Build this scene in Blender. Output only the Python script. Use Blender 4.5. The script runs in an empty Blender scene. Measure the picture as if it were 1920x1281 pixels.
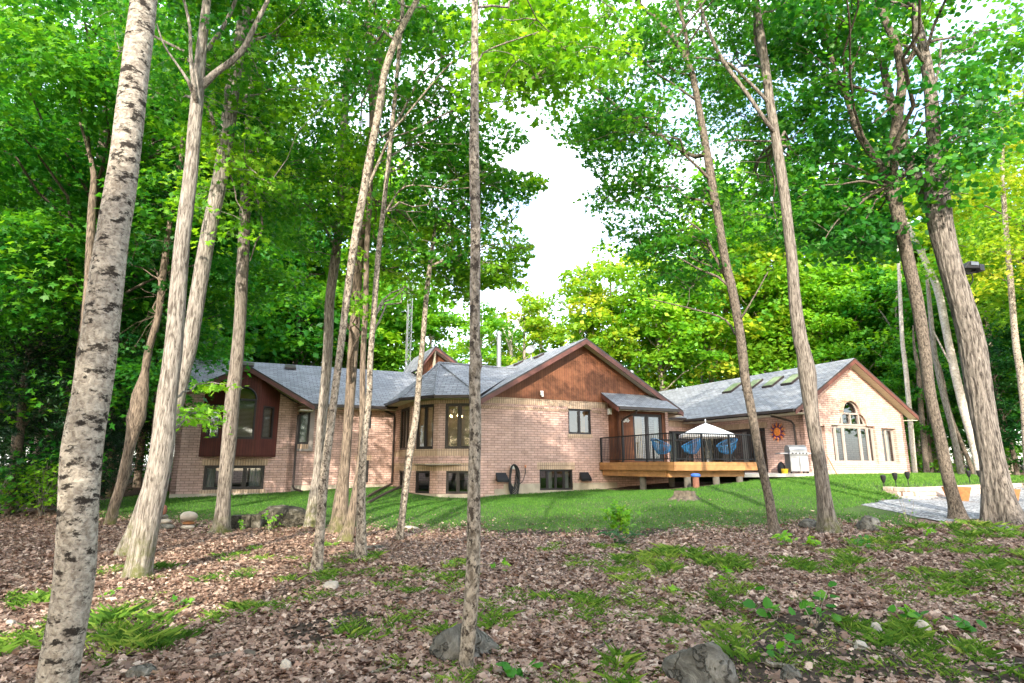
import bpy, bmesh, math, random
import numpy as np
from mathutils import Vector, Matrix
from mathutils.geometry import tessellate_polygon

# ------------------------------------------------------------------ camera, sky, sun, exposure
SC = bpy.context.scene
COL = SC.collection
F, PITCH = 1113.0, math.radians(11.8)          # focal length in 1920-wide pixels, upward tilt
cam_data = bpy.data.cameras.new('camera')
cam_data.sensor_width = 36.0
cam_data.lens = F / 1920.0 * 36.0
cam_data.clip_start, cam_data.clip_end = 0.05, 2000
cam = bpy.data.objects.new('camera', cam_data)
COL.objects.link(cam)
cam.rotation_euler = (math.pi / 2 + PITCH, 0, 0)
SC.camera = cam
SUN_EL, SUN_AZ = math.radians(25), math.radians(186.5)   # azimuth from +Y clockwise: behind the camera
sun_dir = Vector((math.sin(SUN_AZ) * math.cos(SUN_EL), math.cos(SUN_AZ) * math.cos(SUN_EL), math.sin(SUN_EL)))
W = bpy.data.worlds.new('World'); SC.world = W; W.use_nodes = True
wn, wl = W.node_tree.nodes, W.node_tree.links
wn.clear()
sky = wn.new('ShaderNodeTexSky'); sky.sky_type = 'NISHITA'; sky.sun_disc = False
sky.sun_elevation, sky.sun_rotation = SUN_EL, SUN_AZ
sky.air_density, sky.dust_density = 1.0, 1.5
tc = wn.new('ShaderNodeTexCoord'); mp = wn.new('ShaderNodeMapping'); mp.inputs['Scale'].default_value = (1.6, 1.6, 4.5)
nz = wn.new('ShaderNodeTexNoise'); nz.inputs['Scale'].default_value = 1.3; nz.inputs['Detail'].default_value = 7
cr = wn.new('ShaderNodeValToRGB'); cr.color_ramp.elements[0].position = .36; cr.color_ramp.elements[1].position = .78
mx = wn.new('ShaderNodeMix'); mx.data_type = 'RGBA'
mx.inputs['B'].default_value = (7.5, 7.8, 8.1, 1)       # bright thin cloud
bg = wn.new('ShaderNodeBackground'); bg.inputs['Strength'].default_value = 0.15
out = wn.new('ShaderNodeOutputWorld')
wl.new(tc.outputs['Generated'], mp.inputs['Vector']); wl.new(mp.outputs['Vector'], nz.inputs['Vector'])
wl.new(nz.outputs['Fac'], cr.inputs['Fac']); wl.new(cr.outputs['Color'], mx.inputs['Factor'])
wl.new(sky.outputs['Color'], mx.inputs['A']); wl.new(mx.outputs['Result'], bg.inputs['Color'])
wl.new(bg.outputs['Background'], out.inputs['Surface'])
sl = bpy.data.lights.new('sun', 'SUN'); sl.energy = 2.05; sl.angle = math.radians(0.6); sl.color = (1, .93, .80)
sun = bpy.data.objects.new('sun', sl); COL.objects.link(sun)
sun.rotation_euler = sun_dir.to_track_quat('Z', 'Y').to_euler()
vs = SC.view_settings
vs.view_transform, vs.look, vs.exposure, vs.gamma = 'Standard', 'None', 2.38, 1
cy = SC.cycles
cy.use_denoising = True
cy.max_bounces, cy.diffuse_bounces, cy.glossy_bounces, cy.transmission_bounces, cy.transparent_max_bounces = 8, 5, 3, 6, 8
cy.caustics_reflective = cy.caustics_refractive = False
cy.sample_clamp_indirect = 6

# ------------------------------------------------------------------ helpers
RNG = np.random.default_rng(7)
random.seed(7)
OFF = {}


def tag(o, label=None, cat=None, group=None, kind=None):
    if label: o['label'] = label
    if cat: o['category'] = cat
    if group: o['group'] = group
    if kind: o['kind'] = kind
    return o


def thing(name, label, cat, loc, group=None):
    o = bpy.data.objects.new(name, None)
    COL.objects.link(o); o.location = loc; o.empty_display_size = .2
    OFF[o.name] = Vector(loc)
    return tag(o, label, cat, group)


def link_mesh(name, me, parent=None, loc=None):
    o = bpy.data.objects.new(name, me); COL.objects.link(o)
    if parent is not None:
        o.parent = parent; OFF[o.name] = OFF[parent.name].copy()
    else:
        o.location = loc if loc is not None else (0, 0, 0); OFF[o.name] = Vector(o.location)
    return o


class MB:
    """Collects faces in world coordinates and links them as one mesh object."""
    def __init__(self): self.v, self.f, self.m = [], [], []

    def face(self, pts, m=0):
        n = len(self.v); self.v += [tuple(p) for p in pts]; self.f.append(tuple(range(n, n + len(pts)))); self.m.append(m)

    def add(self, vs_, fs, m=0):
        n = len(self.v); self.v += [tuple(p) for p in vs_]
        for f in fs: self.f.append(tuple(i + n for i in f)); self.m.append(m)

    def obox(self, p, a, b, c, m=0):
        p, a, b, c = Vector(p), Vector(a), Vector(b), Vector(c)
        if a.cross(b).dot(c) < 0: a, b = b, a
        q = [p, p + a, p + a + b, p + b, p + c, p + a + c, p + a + b + c, p + b + c]
        self.add(q, [(3, 2, 1, 0), (4, 5, 6, 7), (0, 1, 5, 4), (1, 2, 6, 5), (2, 3, 7, 6), (3, 0, 4, 7)], m)

    def cbox(self, c, sx, sy, sz, rz=0, m=0):
        ca, sa = math.cos(rz), math.sin(rz)
        a, b = Vector((ca * sx, sa * sx, 0)), Vector((-sa * sy, ca * sy, 0)); z = Vector((0, 0, sz))
        self.obox(Vector(c) - a / 2 - b / 2 - z / 2, a, b, z, m)

    def slab(self, top, th, m=0, ms=None):
        top = [Vector(p) for p in top]
        n = Vector((0, 0, 0))
        for i in range(len(top)): n += top[i].cross(top[(i + 1) % len(top)])
        n.normalize()
        if n.z < 0: top.reverse(); n = -n
        bot = [p - n * th for p in top]; k = len(top)
        ms = m if ms is None else ms
        self.face(top, m); self.face(bot[::-1], ms)
        for i in range(k): self.face([top[i], bot[i], bot[(i + 1) % k], top[(i + 1) % k]], ms)

    def tube(self, pts, radii, n=8, m=0, caps=True, wob=None):
        P = [Vector(p) for p in pts]; k = len(P)
        if not hasattr(radii, '__len__'): radii = [radii] * k
        rings = []; ref = Vector((1, 0, 0))
        for i in range(k):
            t = (P[min(i + 1, k - 1)] - P[max(i - 1, 0)])
            t = t.normalized() if t.length > 1e-9 else Vector((0, 0, 1))
            if abs(t.dot(ref)) > .95: ref = Vector((0, 1, 0)) if abs(t.y) < .9 else Vector((0, 0, 1))
            a = (ref - t * ref.dot(t)).normalized(); b = t.cross(a); ref = a
            rings.append([P[i] + (a * math.cos(2 * math.pi * j / n) + b * math.sin(2 * math.pi * j / n)) * (radii[i] * (wob(i, j) if wob else 1)) for j in range(n)])
        fs = []
        for i in range(k - 1):
            for j in range(n):
                fs.append((i * n + j, i * n + (j + 1) % n, (i + 1) * n + (j + 1) % n, (i + 1) * n + j))
        if caps: fs += [tuple(range(n))[::-1], tuple(range((k - 1) * n, k * n))]
        self.add([p for r in rings for p in r], fs, m)

    def lathe(self, c, prof, n=20, m=0):
        c = Vector(c); vs_ = [(c.x + r * math.cos(2 * math.pi * j / n), c.y + r * math.sin(2 * math.pi * j / n), c.z + z) for r, z in prof for j in range(n)]
        fs = [(i * n + j, i * n + (j + 1) % n, (i + 1) * n + (j + 1) % n, (i + 1) * n + j) for i in range(len(prof) - 1) for j in range(n)]
        fs += [tuple(range(n))[::-1], tuple(range((len(prof) - 1) * n, len(prof) * n))]
        self.add(vs_, fs, m)

    def mesh(self, name, mats, off, smooth=False):
        me = bpy.data.meshes.new(name)
        me.from_pydata([(x - off.x, y - off.y, z - off.z) for x, y, z in self.v], [], self.f)
        for mt in (mats if isinstance(mats, (list, tuple)) else [mats]): me.materials.append(mt)
        me.polygons.foreach_set('material_index', self.m)
        if smooth: me.polygons.foreach_set('use_smooth', [True] * len(self.f))
        uv = me.uv_layers.new(name='UVMap').data
        zz = Vector((0, 0, 1)); vv = self.v; buf = []
        for pl, f in zip(me.polygons, self.f):
            n = pl.normal
            t = zz.cross(n)
            t = t.normalized() if t.length > .05 else Vector((1, 0, 0))
            b = n.cross(t)
            for i in f:
                p = vv[i]; buf += (p[0] * t.x + p[1] * t.y + p[2] * t.z, p[0] * b.x + p[1] * b.y + p[2] * b.z)
        uv.foreach_set('uv', buf)
        return me

    def build(self, name, mats, parent=None, smooth=False, loc=None, bevel=0):
        if parent is not None: off = OFF[parent.name]
        elif loc is not None: off = Vector(loc)
        else:
            A = np.array(self.v); off = Vector(((A[:, 0].min() + A[:, 0].max()) / 2, (A[:, 1].min() + A[:, 1].max()) / 2, A[:, 2].min()))
        me = self.mesh(name, mats, off, smooth)
        o = link_mesh(name, me, parent, off)
        if bevel:
            md = o.modifiers.new('edge', 'BEVEL'); md.width = bevel; md.segments = 2; md.limit_method = 'ANGLE'; md.angle_limit = math.radians(50)
        return o


def np_mesh(name, verts, k_sizes, mats, attr=None, smooth=False, idx=None):
    """Fast mesh from arrays; faces use consecutive vertices (k_sizes = verts per face) unless idx is given."""
    me = bpy.data.meshes.new(name)
    verts = np.asarray(verts, dtype=np.float32)
    nf = len(k_sizes); nl = int(np.sum(k_sizes))
    me.vertices.add(len(verts)); me.vertices.foreach_set('co', verts.ravel())
    me.loops.add(nl); me.loops.foreach_set('vertex_index', np.arange(nl, dtype=np.int32) if idx is None else np.asarray(idx, dtype=np.int32))
    me.polygons.add(nf)
    st = np.concatenate([[0], np.cumsum(k_sizes)[:-1]]).astype(np.int32)
    me.polygons.foreach_set('loop_start', st)
    me.polygons.foreach_set('use_smooth', np.full(nf, bool(smooth)))
    for mt in (mats if isinstance(mats, (list, tuple)) else [mats]): me.materials.append(mt)
    if attr is not None:
        a = me.attributes.new('rnd', 'FLOAT', 'FACE'); a.data.foreach_set('value', np.asarray(attr, dtype=np.float32))
    me.update(calc_edges=True)
    return me


# ------------------------------------------------------------------ materials
def new_mat(name):
    m = bpy.data.materials.new(name); m.use_nodes = True
    nt = m.node_tree; p = nt.nodes['Principled BSDF']
    return m, nt.nodes, nt.links, p


def plain(name, col, rough=.6, metal=0, spec=.4, var=.12, scale=6.0, bump=.0, emit=None):
    m, n, l, p = new_mat(name)
    tcn = n.new('ShaderNodeTexCoord'); ns = n.new('ShaderNodeTexNoise'); ns.inputs['Scale'].default_value = scale; ns.inputs['Detail'].default_value = 6
    l.new(tcn.outputs['Object'], ns.inputs['Vector'])
    r = n.new('ShaderNodeValToRGB')
    r.color_ramp.elements[0].position, r.color_ramp.elements[1].position = .3, .7
    r.color_ramp.elements[0].color = tuple(c * (1 - var) for c in col) + (1,)
    r.color_ramp.elements[1].color = tuple(min(1, c * (1 + var)) for c in col) + (1,)
    l.new(ns.outputs['Fac'], r.inputs['Fac']); l.new(r.outputs['Color'], p.inputs['Base Color'])
    p.inputs['Roughness'].default_value = rough; p.inputs['Metallic'].default_value = metal; p.inputs['Specular IOR Level'].default_value = spec
    if bump:
        b = n.new('ShaderNodeBump'); b.inputs['Strength'].default_value = bump; b.inputs['Distance'].default_value = .02
        l.new(ns.outputs['Fac'], b.inputs['Height']); l.new(b.outputs['Normal'], p.inputs['Normal'])
    if emit:
        p.inputs['Emission Color'].default_value = (*emit[:3], 1); p.inputs['Emission Strength'].default_value = emit[3]
    return m


def brickish(name, c1, c2, mortar, w, h, ms, rot=False, bump=.5, off=.5, rough=.85, nscale=2.5, nvar=.3, dist=.012, spec=.25, warp=0):
    m, n, l, p = new_mat(name)
    tcn = n.new('ShaderNodeTexCoord'); mpn = n.new('ShaderNodeMapping')
    if rot: mpn.inputs['Rotation'].default_value = (0, 0, math.pi / 2)
    l.new(tcn.outputs['UV'], mpn.inputs['Vector'])
    src = mpn.outputs['Vector']
    b = n.new('ShaderNodeTexBrick'); b.offset = off
    b.inputs['Scale'].default_value = 1; b.inputs['Brick Width'].default_value = w; b.inputs['Row Height'].default_value = h
    b.inputs['Mortar Size'].default_value = ms; b.inputs['Mortar Smooth'].default_value = .2; b.inputs['Bias'].default_value = 0
    b.inputs['Color1'].default_value = (*c1, 1); b.inputs['Color2'].default_value = (*c2, 1); b.inputs['Mortar'].default_value = (*mortar, 1)
    l.new(src, b.inputs['Vector'])
    ns = n.new('ShaderNodeTexNoise'); ns.inputs['Scale'].default_value = nscale; ns.inputs['Detail'].default_value = 8; ns.inputs['Roughness'].default_value = .7
    l.new(tcn.outputs['UV'], ns.inputs['Vector'])
    mr = n.new('ShaderNodeMapRange'); mr.inputs[1].default_value = .3; mr.inputs[2].default_value = .7; mr.inputs[3].default_value = 1 - nvar; mr.inputs[4].default_value = 1 + nvar
    l.new(ns.outputs['Fac'], mr.inputs[0])
    mu = n.new('ShaderNodeMix'); mu.data_type = 'RGBA'; mu.blend_type = 'MULTIPLY'; mu.inputs['Factor'].default_value = 1
    l.new(b.outputs['Color'], mu.inputs['A']); l.new(mr.outputs[0], mu.inputs['B']); l.new(mu.outputs['Result'], p.inputs['Base Color'])
    n2 = n.new('ShaderNodeTexNoise'); n2.inputs['Scale'].default_value = 60; l.new(tcn.outputs['UV'], n2.inputs['Vector'])
    ad = n.new('ShaderNodeMath'); ad.operation = 'MULTIPLY_ADD'; ad.inputs[1].default_value = -1.0
    l.new(b.outputs['Fac'], ad.inputs[0]); l.new(n2.outputs['Fac'], ad.inputs[2])
    bm_ = n.new('ShaderNodeBump'); bm_.inputs['Strength'].default_value = bump; bm_.inputs['Distance'].default_value = dist
    l.new(ad.outputs[0], bm_.inputs['Height']); l.new(bm_.outputs['Normal'], p.inputs['Normal'])
    p.inputs['Roughness'].default_value = rough; p.inputs['Specular IOR Level'].default_value = spec
    return m


def leaf_mat(name, c0, c1, c2, trans=.5, gloss=.3):
    m, n, l, p = new_mat(name)
    at = n.new('ShaderNodeAttribute'); at.attribute_name = 'rnd'
    r = n.new('ShaderNodeValToRGB'); e = r.color_ramp.elements
    e[0].color, e[1].color = (*c0, 1), (*c2, 1); x = e.new(.5); x.color = (*c1, 1)
    l.new(at.outputs['Fac'], r.inputs['Fac']); l.new(r.outputs['Color'], p.inputs['Base Color'])
    p.inputs['Roughness'].default_value = .5; p.inputs['Specular IOR Level'].default_value = gloss
    tr = n.new('ShaderNodeBsdfTranslucent')
    hs = n.new('ShaderNodeHueSaturation'); hs.inputs['Hue'].default_value = .485; hs.inputs['Value'].default_value = 1.7; hs.inputs['Saturation'].default_value = 1.05
    l.new(r.outputs['Color'], hs.inputs['Color']); l.new(hs.outputs['Color'], tr.inputs['Color'])
    ms = n.new('ShaderNodeMixShader'); ms.inputs['Fac'].default_value = trans
    l.new(p.outputs['BSDF'], ms.inputs[1]); l.new(tr.outputs['BSDF'], ms.inputs[2])
    l.new(ms.outputs['Shader'], n['Material Output'].inputs['Surface'])
    return m


def bark_mat(name, dark, light, zs=.14, scale=38, patch=None, lent=0, bump=.8, moss=0, dist=.03):
    """Furrowed bark: noise stretched up the stem, optional pale or dark patches, lenticels and moss."""
    m, n, l, p = new_mat(name)
    tcn = n.new('ShaderNodeTexCoord'); mpn = n.new('ShaderNodeMapping'); mpn.inputs['Scale'].default_value = (1, 1, zs)
    l.new(tcn.outputs['Object'], mpn.inputs['Vector'])
    a = n.new('ShaderNodeTexNoise'); a.inputs['Scale'].default_value = scale; a.inputs['Detail'].default_value = 8; a.inputs['Roughness'].default_value = .65
    a.inputs['Distortion'].default_value = .6
    l.new(mpn.outputs['Vector'], a.inputs['Vector'])
    r = n.new('ShaderNodeValToRGB'); e = r.color_ramp.elements
    e[0].position, e[1].position = .38, .60; e[0].color, e[1].color = (*dark, 1), (*light, 1)
    l.new(a.outputs['Fac'], r.inputs['Fac']); col = r.outputs['Color']; hgt = a.outputs['Fac']

    def mixin(fac, c, colin):
        mxn = n.new('ShaderNodeMix'); mxn.data_type = 'RGBA'; mxn.inputs['B'].default_value = (*c, 1)
        l.new(fac, mxn.inputs['Factor']); l.new(colin, mxn.inputs['A']); return mxn.outputs['Result']

    def spots(sc, lo, hi, zsc):
        mm = n.new('ShaderNodeMapping'); mm.inputs['Scale'].default_value = (1, 1, zsc); l.new(tcn.outputs['Object'], mm.inputs['Vector'])
        q = n.new('ShaderNodeTexNoise'); q.inputs['Scale'].default_value = sc; q.inputs['Detail'].default_value = 6; q.inputs['Roughness'].default_value = .7; l.new(mm.outputs['Vector'], q.inputs['Vector'])
        rr = n.new('ShaderNodeValToRGB'); rr.color_ramp.elements[0].position = lo; rr.color_ramp.elements[1].position = hi; l.new(q.outputs['Fac'], rr.inputs['Fac'])
        return rr.outputs['Color']
    if patch: col = mixin(spots(patch[1], patch[2], patch[2] + .06, patch[3]), patch[0], col)
    if lent:
        col = mixin(spots(lent, .58, .66, 3.2), tuple(c * .35 for c in dark), col)
    if moss:
        sx = n.new('ShaderNodeSeparateXYZ'); l.new(tcn.outputs['Object'], sx.inputs['Vector'])
        mr = n.new('ShaderNodeMapRange'); mr.inputs[1].default_value = 0.05; mr.inputs[2].default_value = moss; mr.inputs[3].default_value = 1; mr.inputs[4].default_value = 0
        l.new(sx.outputs['Z'], mr.inputs[0])
        sp = spots(7, .40, .62, 1); mm2 = n.new('ShaderNodeMath'); mm2.operation = 'MULTIPLY'; l.new(sp, mm2.inputs[0]); l.new(mr.outputs[0], mm2.inputs[1])
        col = mixin(mm2.outputs[0], (.09, .095, .025), col)
    l.new(col, p.inputs['Base Color'])
    b = n.new('ShaderNodeBump'); b.inputs['Strength'].default_value = bump; b.inputs['Distance'].default_value = dist
    l.new(hgt, b.inputs['Height']); l.new(b.outputs['Normal'], p.inputs['Normal'])
    p.inputs['Roughness'].default_value = .9; p.inputs['Specular IOR Level'].default_value = .2
    return m


def ground_mat(name, cols, s1, s2, bump=.6, rough=.95, spots=None):
    m, n, l, p = new_mat(name)
    tcn = n.new('ShaderNodeTexCoord')
    a = n.new('ShaderNodeTexNoise'); a.inputs['Scale'].default_value = s1; a.inputs['Detail'].default_value = 9; a.inputs['Roughness'].default_value = .7
    v = n.new('ShaderNodeTexVoronoi'); v.inputs['Scale'].default_value = s2
    for q in (a, v): l.new(tcn.outputs['Object'], q.inputs['Vector'])
    sep = n.new('ShaderNodeSeparateColor'); l.new(v.outputs['Color'], sep.inputs['Color'])
    mixf = n.new('ShaderNodeMix'); mixf.data_type = 'FLOAT'; mixf.inputs['Factor'].default_value = .5
    l.new(a.outputs['Fac'], mixf.inputs['A']); l.new(sep.outputs[0], mixf.inputs['B'])
    r = n.new('ShaderNodeValToRGB'); e = r.color_ramp.elements
    e[0].position, e[1].position = .25, .75; e[0].color, e[1].color = (*cols[0], 1), (*cols[-1], 1)
    for i, c in enumerate(cols[1:-1]): x = e.new(.25 + .5 * (i + 1) / (len(cols) - 1)); x.color = (*c, 1)
    l.new(mixf.outputs['Result'], r.inputs['Fac']); l.new(r.outputs['Color'], p.inputs['Base Color'])
    b = n.new('ShaderNodeBump'); b.inputs['Strength'].default_value = bump; b.inputs['Distance'].default_value = .03
    l.new(mixf.outputs['Result'], b.inputs['Height']); l.new(b.outputs['Normal'], p.inputs['Normal'])
    p.inputs['Roughness'].default_value = rough; p.inputs['Specular IOR Level'].default_value = .15
    return m


def rock_mat(name, dark, mid, lich):
    m, n, l, p = new_mat(name)
    tcn = n.new('ShaderNodeTexCoord')
    a = n.new('ShaderNodeTexNoise'); a.inputs['Scale'].default_value = 5; a.inputs['Detail'].default_value = 10; a.inputs['Roughness'].default_value = .75; a.inputs['Distortion'].default_value = .8
    v = n.new('ShaderNodeTexVoronoi'); v.feature = 'DISTANCE_TO_EDGE'; v.inputs['Scale'].default_value = 1.7
    w = n.new('ShaderNodeVectorMath'); w.operation = 'ADD'
    nv = n.new('ShaderNodeTexNoise'); nv.inputs['Scale'].default_value = 7; nv.inputs['Detail'].default_value = 5
    for q in (a, nv): l.new(tcn.outputs['Object'], q.inputs['Vector'])
    l.new(tcn.outputs['Object'], w.inputs[0]); l.new(nv.outputs['Color'], w.inputs[1]); l.new(w.outputs[0], v.inputs['Vector'])
    r = n.new('ShaderNodeValToRGB'); e = r.color_ramp.elements; e[0].position, e[1].position = .32, .68
    e[0].color, e[1].color = (*dark, 1), (*lich, 1); x = e.new(.5); x.color = (*mid, 1); l.new(a.outputs['Fac'], r.inputs['Fac'])
    cr_ = n.new('ShaderNodeValToRGB'); cr_.color_ramp.elements[0].position = .0; cr_.color_ramp.elements[1].position = .05; cr_.color_ramp.elements[0].color = (.5, .48, .45, 1); l.new(v.outputs['Distance'], cr_.inputs['Fac'])
    mu = n.new('ShaderNodeMix'); mu.data_type = 'RGBA'; mu.blend_type = 'MULTIPLY'; mu.inputs['Factor'].default_value = 1; l.new(r.outputs['Color'], mu.inputs['A']); l.new(cr_.outputs['Color'], mu.inputs['B'])
    l.new(mu.outputs['Result'], p.inputs['Base Color'])
    ad = n.new('ShaderNodeMath'); ad.operation = 'ADD'; l.new(a.outputs['Fac'], ad.inputs[0]); l.new(cr_.outputs['Color'], ad.inputs[1])
    b = n.new('ShaderNodeBump'); b.inputs['Strength'].default_value = 1; b.inputs['Distance'].default_value = .05; l.new(ad.outputs[0], b.inputs['Height']); l.new(b.outputs['Normal'], p.inputs['Normal'])
    p.inputs['Roughness'].default_value = .92; p.inputs['Specular IOR Level'].default_value = .2
    return m


def glass_mat(name, tint=(.02, .03, .03), mixr=.42):
    m, n, l, p = new_mat(name)
    n.remove(p)
    t = n.new('ShaderNodeBsdfTransparent'); t.inputs['Color'].default_value = (.62, .66, .66, 1)
    g = n.new('ShaderNodeBsdfGlossy'); g.inputs['Roughness'].default_value = .02; g.inputs['Color'].default_value = (.9, .95, 1, 1)
    lw = n.new('ShaderNodeLayerWeight'); lw.inputs['Blend'].default_value = mixr
    mr = n.new('ShaderNodeMapRange'); mr.inputs[3].default_value = .06; mr.inputs[4].default_value = .8; l.new(lw.outputs['Fresnel'], mr.inputs[0])
    ms = n.new('ShaderNodeMixShader'); l.new(mr.outputs[0], ms.inputs['Fac']); l.new(t.outputs[0], ms.inputs[1]); l.new(g.outputs[0], ms.inputs[2])
    l.new(ms.outputs[0], n['Material Output'].inputs['Surface'])
    return m


M = {}
M['brick'] = brickish('pink_brick', (.58, .385, .325), (.48, .31, .255), (.25, .16, .13), .30, .098, .010, bump=.9, nvar=.22)  # dark mortar colour includes the shadow lines cast by the rock-faced bricks
M['soldier'] = brickish('tan_soldier_brick', (.55, .40, .285), (.47, .33, .225), (.23, .15, .11), .30, .098, .010, rot=True, off=0, bump=.8, nvar=.18)
M['shingle'] = brickish('grey_shingle', (.25, .26, .275), (.165, .172, .182), (.07, .073, .08), .34, .15, .012, bump=.8, nvar=.16, nscale=6, dist=.02, rough=.8)
M['siding'] = brickish('cedar_siding', (.175, .068, .032), (.138, .05, .024), (.05, .018, .011), 9.0, .115, .006, rot=True, off=.5, bump=.5, nvar=.28, nscale=1.2, rough=.6)
M['siding_red'] = brickish('red_cedar_siding', (.105, .028, .019), (.085, .022, .016), (.03, .01, .008), 9.0, .105, .006, rot=True, bump=.5, nvar=.2, nscale=1.5, rough=.6)
M['soffit'] = brickish('cream_soffit', (.62, .56, .44), (.60, .54, .42), (.30, .26, .2), 4.0, .12, .006, bump=.3, nvar=.05, rough=.5)
M['fascia'] = plain('brown_fascia', (.11, .04, .03), .5, var=.15, scale=3)
M['gutter'] = plain('dark_gutter', (.035, .025, .022), .4, var=.1)
M['frame'] = plain('dark_window_frame', (.022, .017, .016), .45, var=.1)
M['frame_grey'] = plain('taupe_window_frame', (.30, .25, .22), .5, var=.08)
M['glass'] = glass_mat('window_glass')
M['blind'] = plain('blind_slat', (.62, .58, .50), .6, var=.05)
M['curtain'] = plain('pale_curtain', (.45, .45, .41), .8, var=.1)
M['curtain_w'] = plain('warm_curtain', (.62, .33, .10), .8, var=.1)
M['room'] = plain('room_wall', (.26, .22, .16), .8, var=.08)
M['room_dark'] = plain('dim_room_wall', (.10, .09, .075), .8, var=.2)
M['concrete'] = plain('concrete', (.40, .34, .26), .9, var=.18, scale=3, bump=.3)
M['patio'] = plain('pale_concrete', (.42, .38, .33), .9, var=.1, scale=4, bump=.2)
M['deck'] = brickish('deck_timber', (.37, .185, .072), (.30, .145, .055), (.13, .06, .028), 3.0, .31, .004, bump=.3, nvar=.3, nscale=3, rough=.6)
M['deckboard'] = plain('deck_board', (.30, .17, .08), .7, var=.2)
M['black'] = plain('black_metal', (.011, .011, .012), .5, spec=.25, var=.1)
M['steel'] = plain('brushed_steel', (.24, .245, .25), .35, metal=.6, var=.06)
M['steel_l'] = plain('light_steel', (.33, .33, .34), .35, metal=.6, var=.06)
M['white'] = plain('white_paint', (.78, .77, .74), .5, var=.04)
M['canvas'] = plain('white_canvas', (.80, .79, .76), .8, var=.04)
M['blue'] = plain('blue_cord', (.015, .16, .36), .45, var=.2, scale=20)
M['bluecap'] = plain('blue_cap', (.03, .10, .40), .4)
M['rust'] = plain('rusty_casing', (.17, .07, .045), .8, var=.25, scale=14)
M['rubber'] = plain('black_hose', (.012, .014, .016), .4)
M['orange'] = plain('orange_enamel', (.75, .22, .03), .4, var=.3, scale=18)
M['purple'] = plain('purple_enamel', (.10, .02, .09), .35, var=.4, scale=14)
M['wood'] = plain('planter_wood', (.25, .105, .035), .6, var=.3, scale=9)
M['yellow'] = plain('yellow_plastic', (.75, .48, .02), .5)
M['solar'] = plain('solar_panel', (.10, .115, .14), .4, var=.15, scale=40)
M['bulb'] = plain('warm_bulb', (1, .8, .5), .5, emit=(1, .62, .25, 14))
M['stone'] = rock_mat('grey_stone', (.04, .038, .03), (.13, .12, .10), (.30, .28, .24))
M['stone_pale'] = plain('pale_stone', (.32, .28, .23), .9, var=.3, scale=6, bump=.6)
M['stone_moss'] = rock_mat('mossy_boulder', (.016, .016, .010), (.06, .052, .036), (.20, .18, .15))
M['block'] = plain('retaining_block', (.47, .36, .29), .9, var=.25, scale=5, bump=.6)
M['pier'] = plain('shade_darkened_pier', (.095, .085, .07), .9, var=.25, scale=8)  # shade under the deck put into the colour of piers and joists
M['stump'] = plain('stump_bark', (.085, .068, .05), .95, var=.5, scale=12, bump=1)
M['skylight'] = plain('skylight_glass', (.17, .20, .13), .15, var=.3, scale=2, spec=.5)
M['litter'] = leaf_mat('fallen_leaf', (.075, .038, .024), (.27, .17, .122), (.52, .395, .31), trans=.1, gloss=.3)
M['grass'] = leaf_mat('grass_blade', (.05, .13, .016), (.13, .25, .03), (.30, .38, .07), trans=.35, gloss=.2)
M['lawngrass'] = leaf_mat('lawn_blade', (.034, .115, .018), (.078, .19, .028), (.17, .31, .045), trans=.35, gloss=.2)
M['leaf'] = leaf_mat('maple_leaf', (.014, .115, .012), (.048, .20, .016), (.14, .32, .022))
M['leaf_dk'] = leaf_mat('basswood_leaf', (.010, .10, .014), (.028, .165, .016), (.085, .27, .02), gloss=.4)
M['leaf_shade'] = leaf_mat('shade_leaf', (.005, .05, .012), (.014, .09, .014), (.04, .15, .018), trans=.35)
M['leaf_lt'] = leaf_mat('light_leaf', (.06, .21, .014), (.14, .34, .02), (.28, .46, .035))
M['leaf_yl'] = leaf_mat('yellowing_leaf', (.10, .24, .016), (.20, .34, .022), (.40, .42, .035))
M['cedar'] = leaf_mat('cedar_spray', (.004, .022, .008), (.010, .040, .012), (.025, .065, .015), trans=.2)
M['floor'] = ground_mat('forest_floor', [(.03, .02, .014), (.075, .05, .038), (.15, .10, .075), (.26, .18, .14)], 5, 34)
M['lawn'] = ground_mat('lawn_turf', [(.045, .04, .022), (.035, .075, .016), (.055, .11, .022), (.09, .10, .04)], .9, 40, bump=.4)
M['gravel'] = ground_mat('grey_gravel', [(.07, .07, .072), (.15, .15, .155), (.25, .25, .255), (.40, .40, .40)], 9, 22, bump=1)
M['soil'] = ground_mat('dark_soil', [(.02, .014, .01), (.04, .028, .02), (.065, .046, .034)], 6, 20)
M['bk_maple'] = bark_mat('grey_maple_bark', (.072, .058, .046), (.31, .272, .23), moss=.8)
M['bk_grey'] = bark_mat('grey_brown_bark', (.05, .039, .030), (.235, .20, .165), moss=.4)
M['bk_brown'] = bark_mat('brown_bark', (.045, .033, .024), (.215, .165, .122), scale=36, moss=.5)
M['bk_dark'] = bark_mat('dark_pebbled_bark', (.032, .025, .019), (.175, .14, .108), zs=.45, scale=34)
M['bk_birch'] = bark_mat('pale_poplar_bark', (.20, .165, .13), (.43, .38, .31), zs=1.0, scale=26, patch=((.028, .022, .017), 7.5, .53, 1.8), lent=17, bump=.9)
M['bk_lichen'] = bark_mat('lichen_bark', (.10, .078, .057), (.36, .305, .24), zs=.6, scale=30, patch=((.05, .038, .028), 17, .53, .8), bump=.9, dist=.02)
M['bk_big'] = bark_mat('deep_furrowed_bark', (.038, .030, .024), (.24, .205, .172), zs=.17, scale=24, bump=1, dist=.06)
M['bk_white'] = bark_mat('white_birch_bark', (.26, .225, .19), (.46, .41, .36), zs=1.2, scale=10, patch=((.14, .11, .09), 6, .60, 2.4), bump=.3)
M['bk_far'] = bark_mat('far_bark', (.12, .10, .08), (.34, .29, .24), scale=12, bump=.3)


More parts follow.
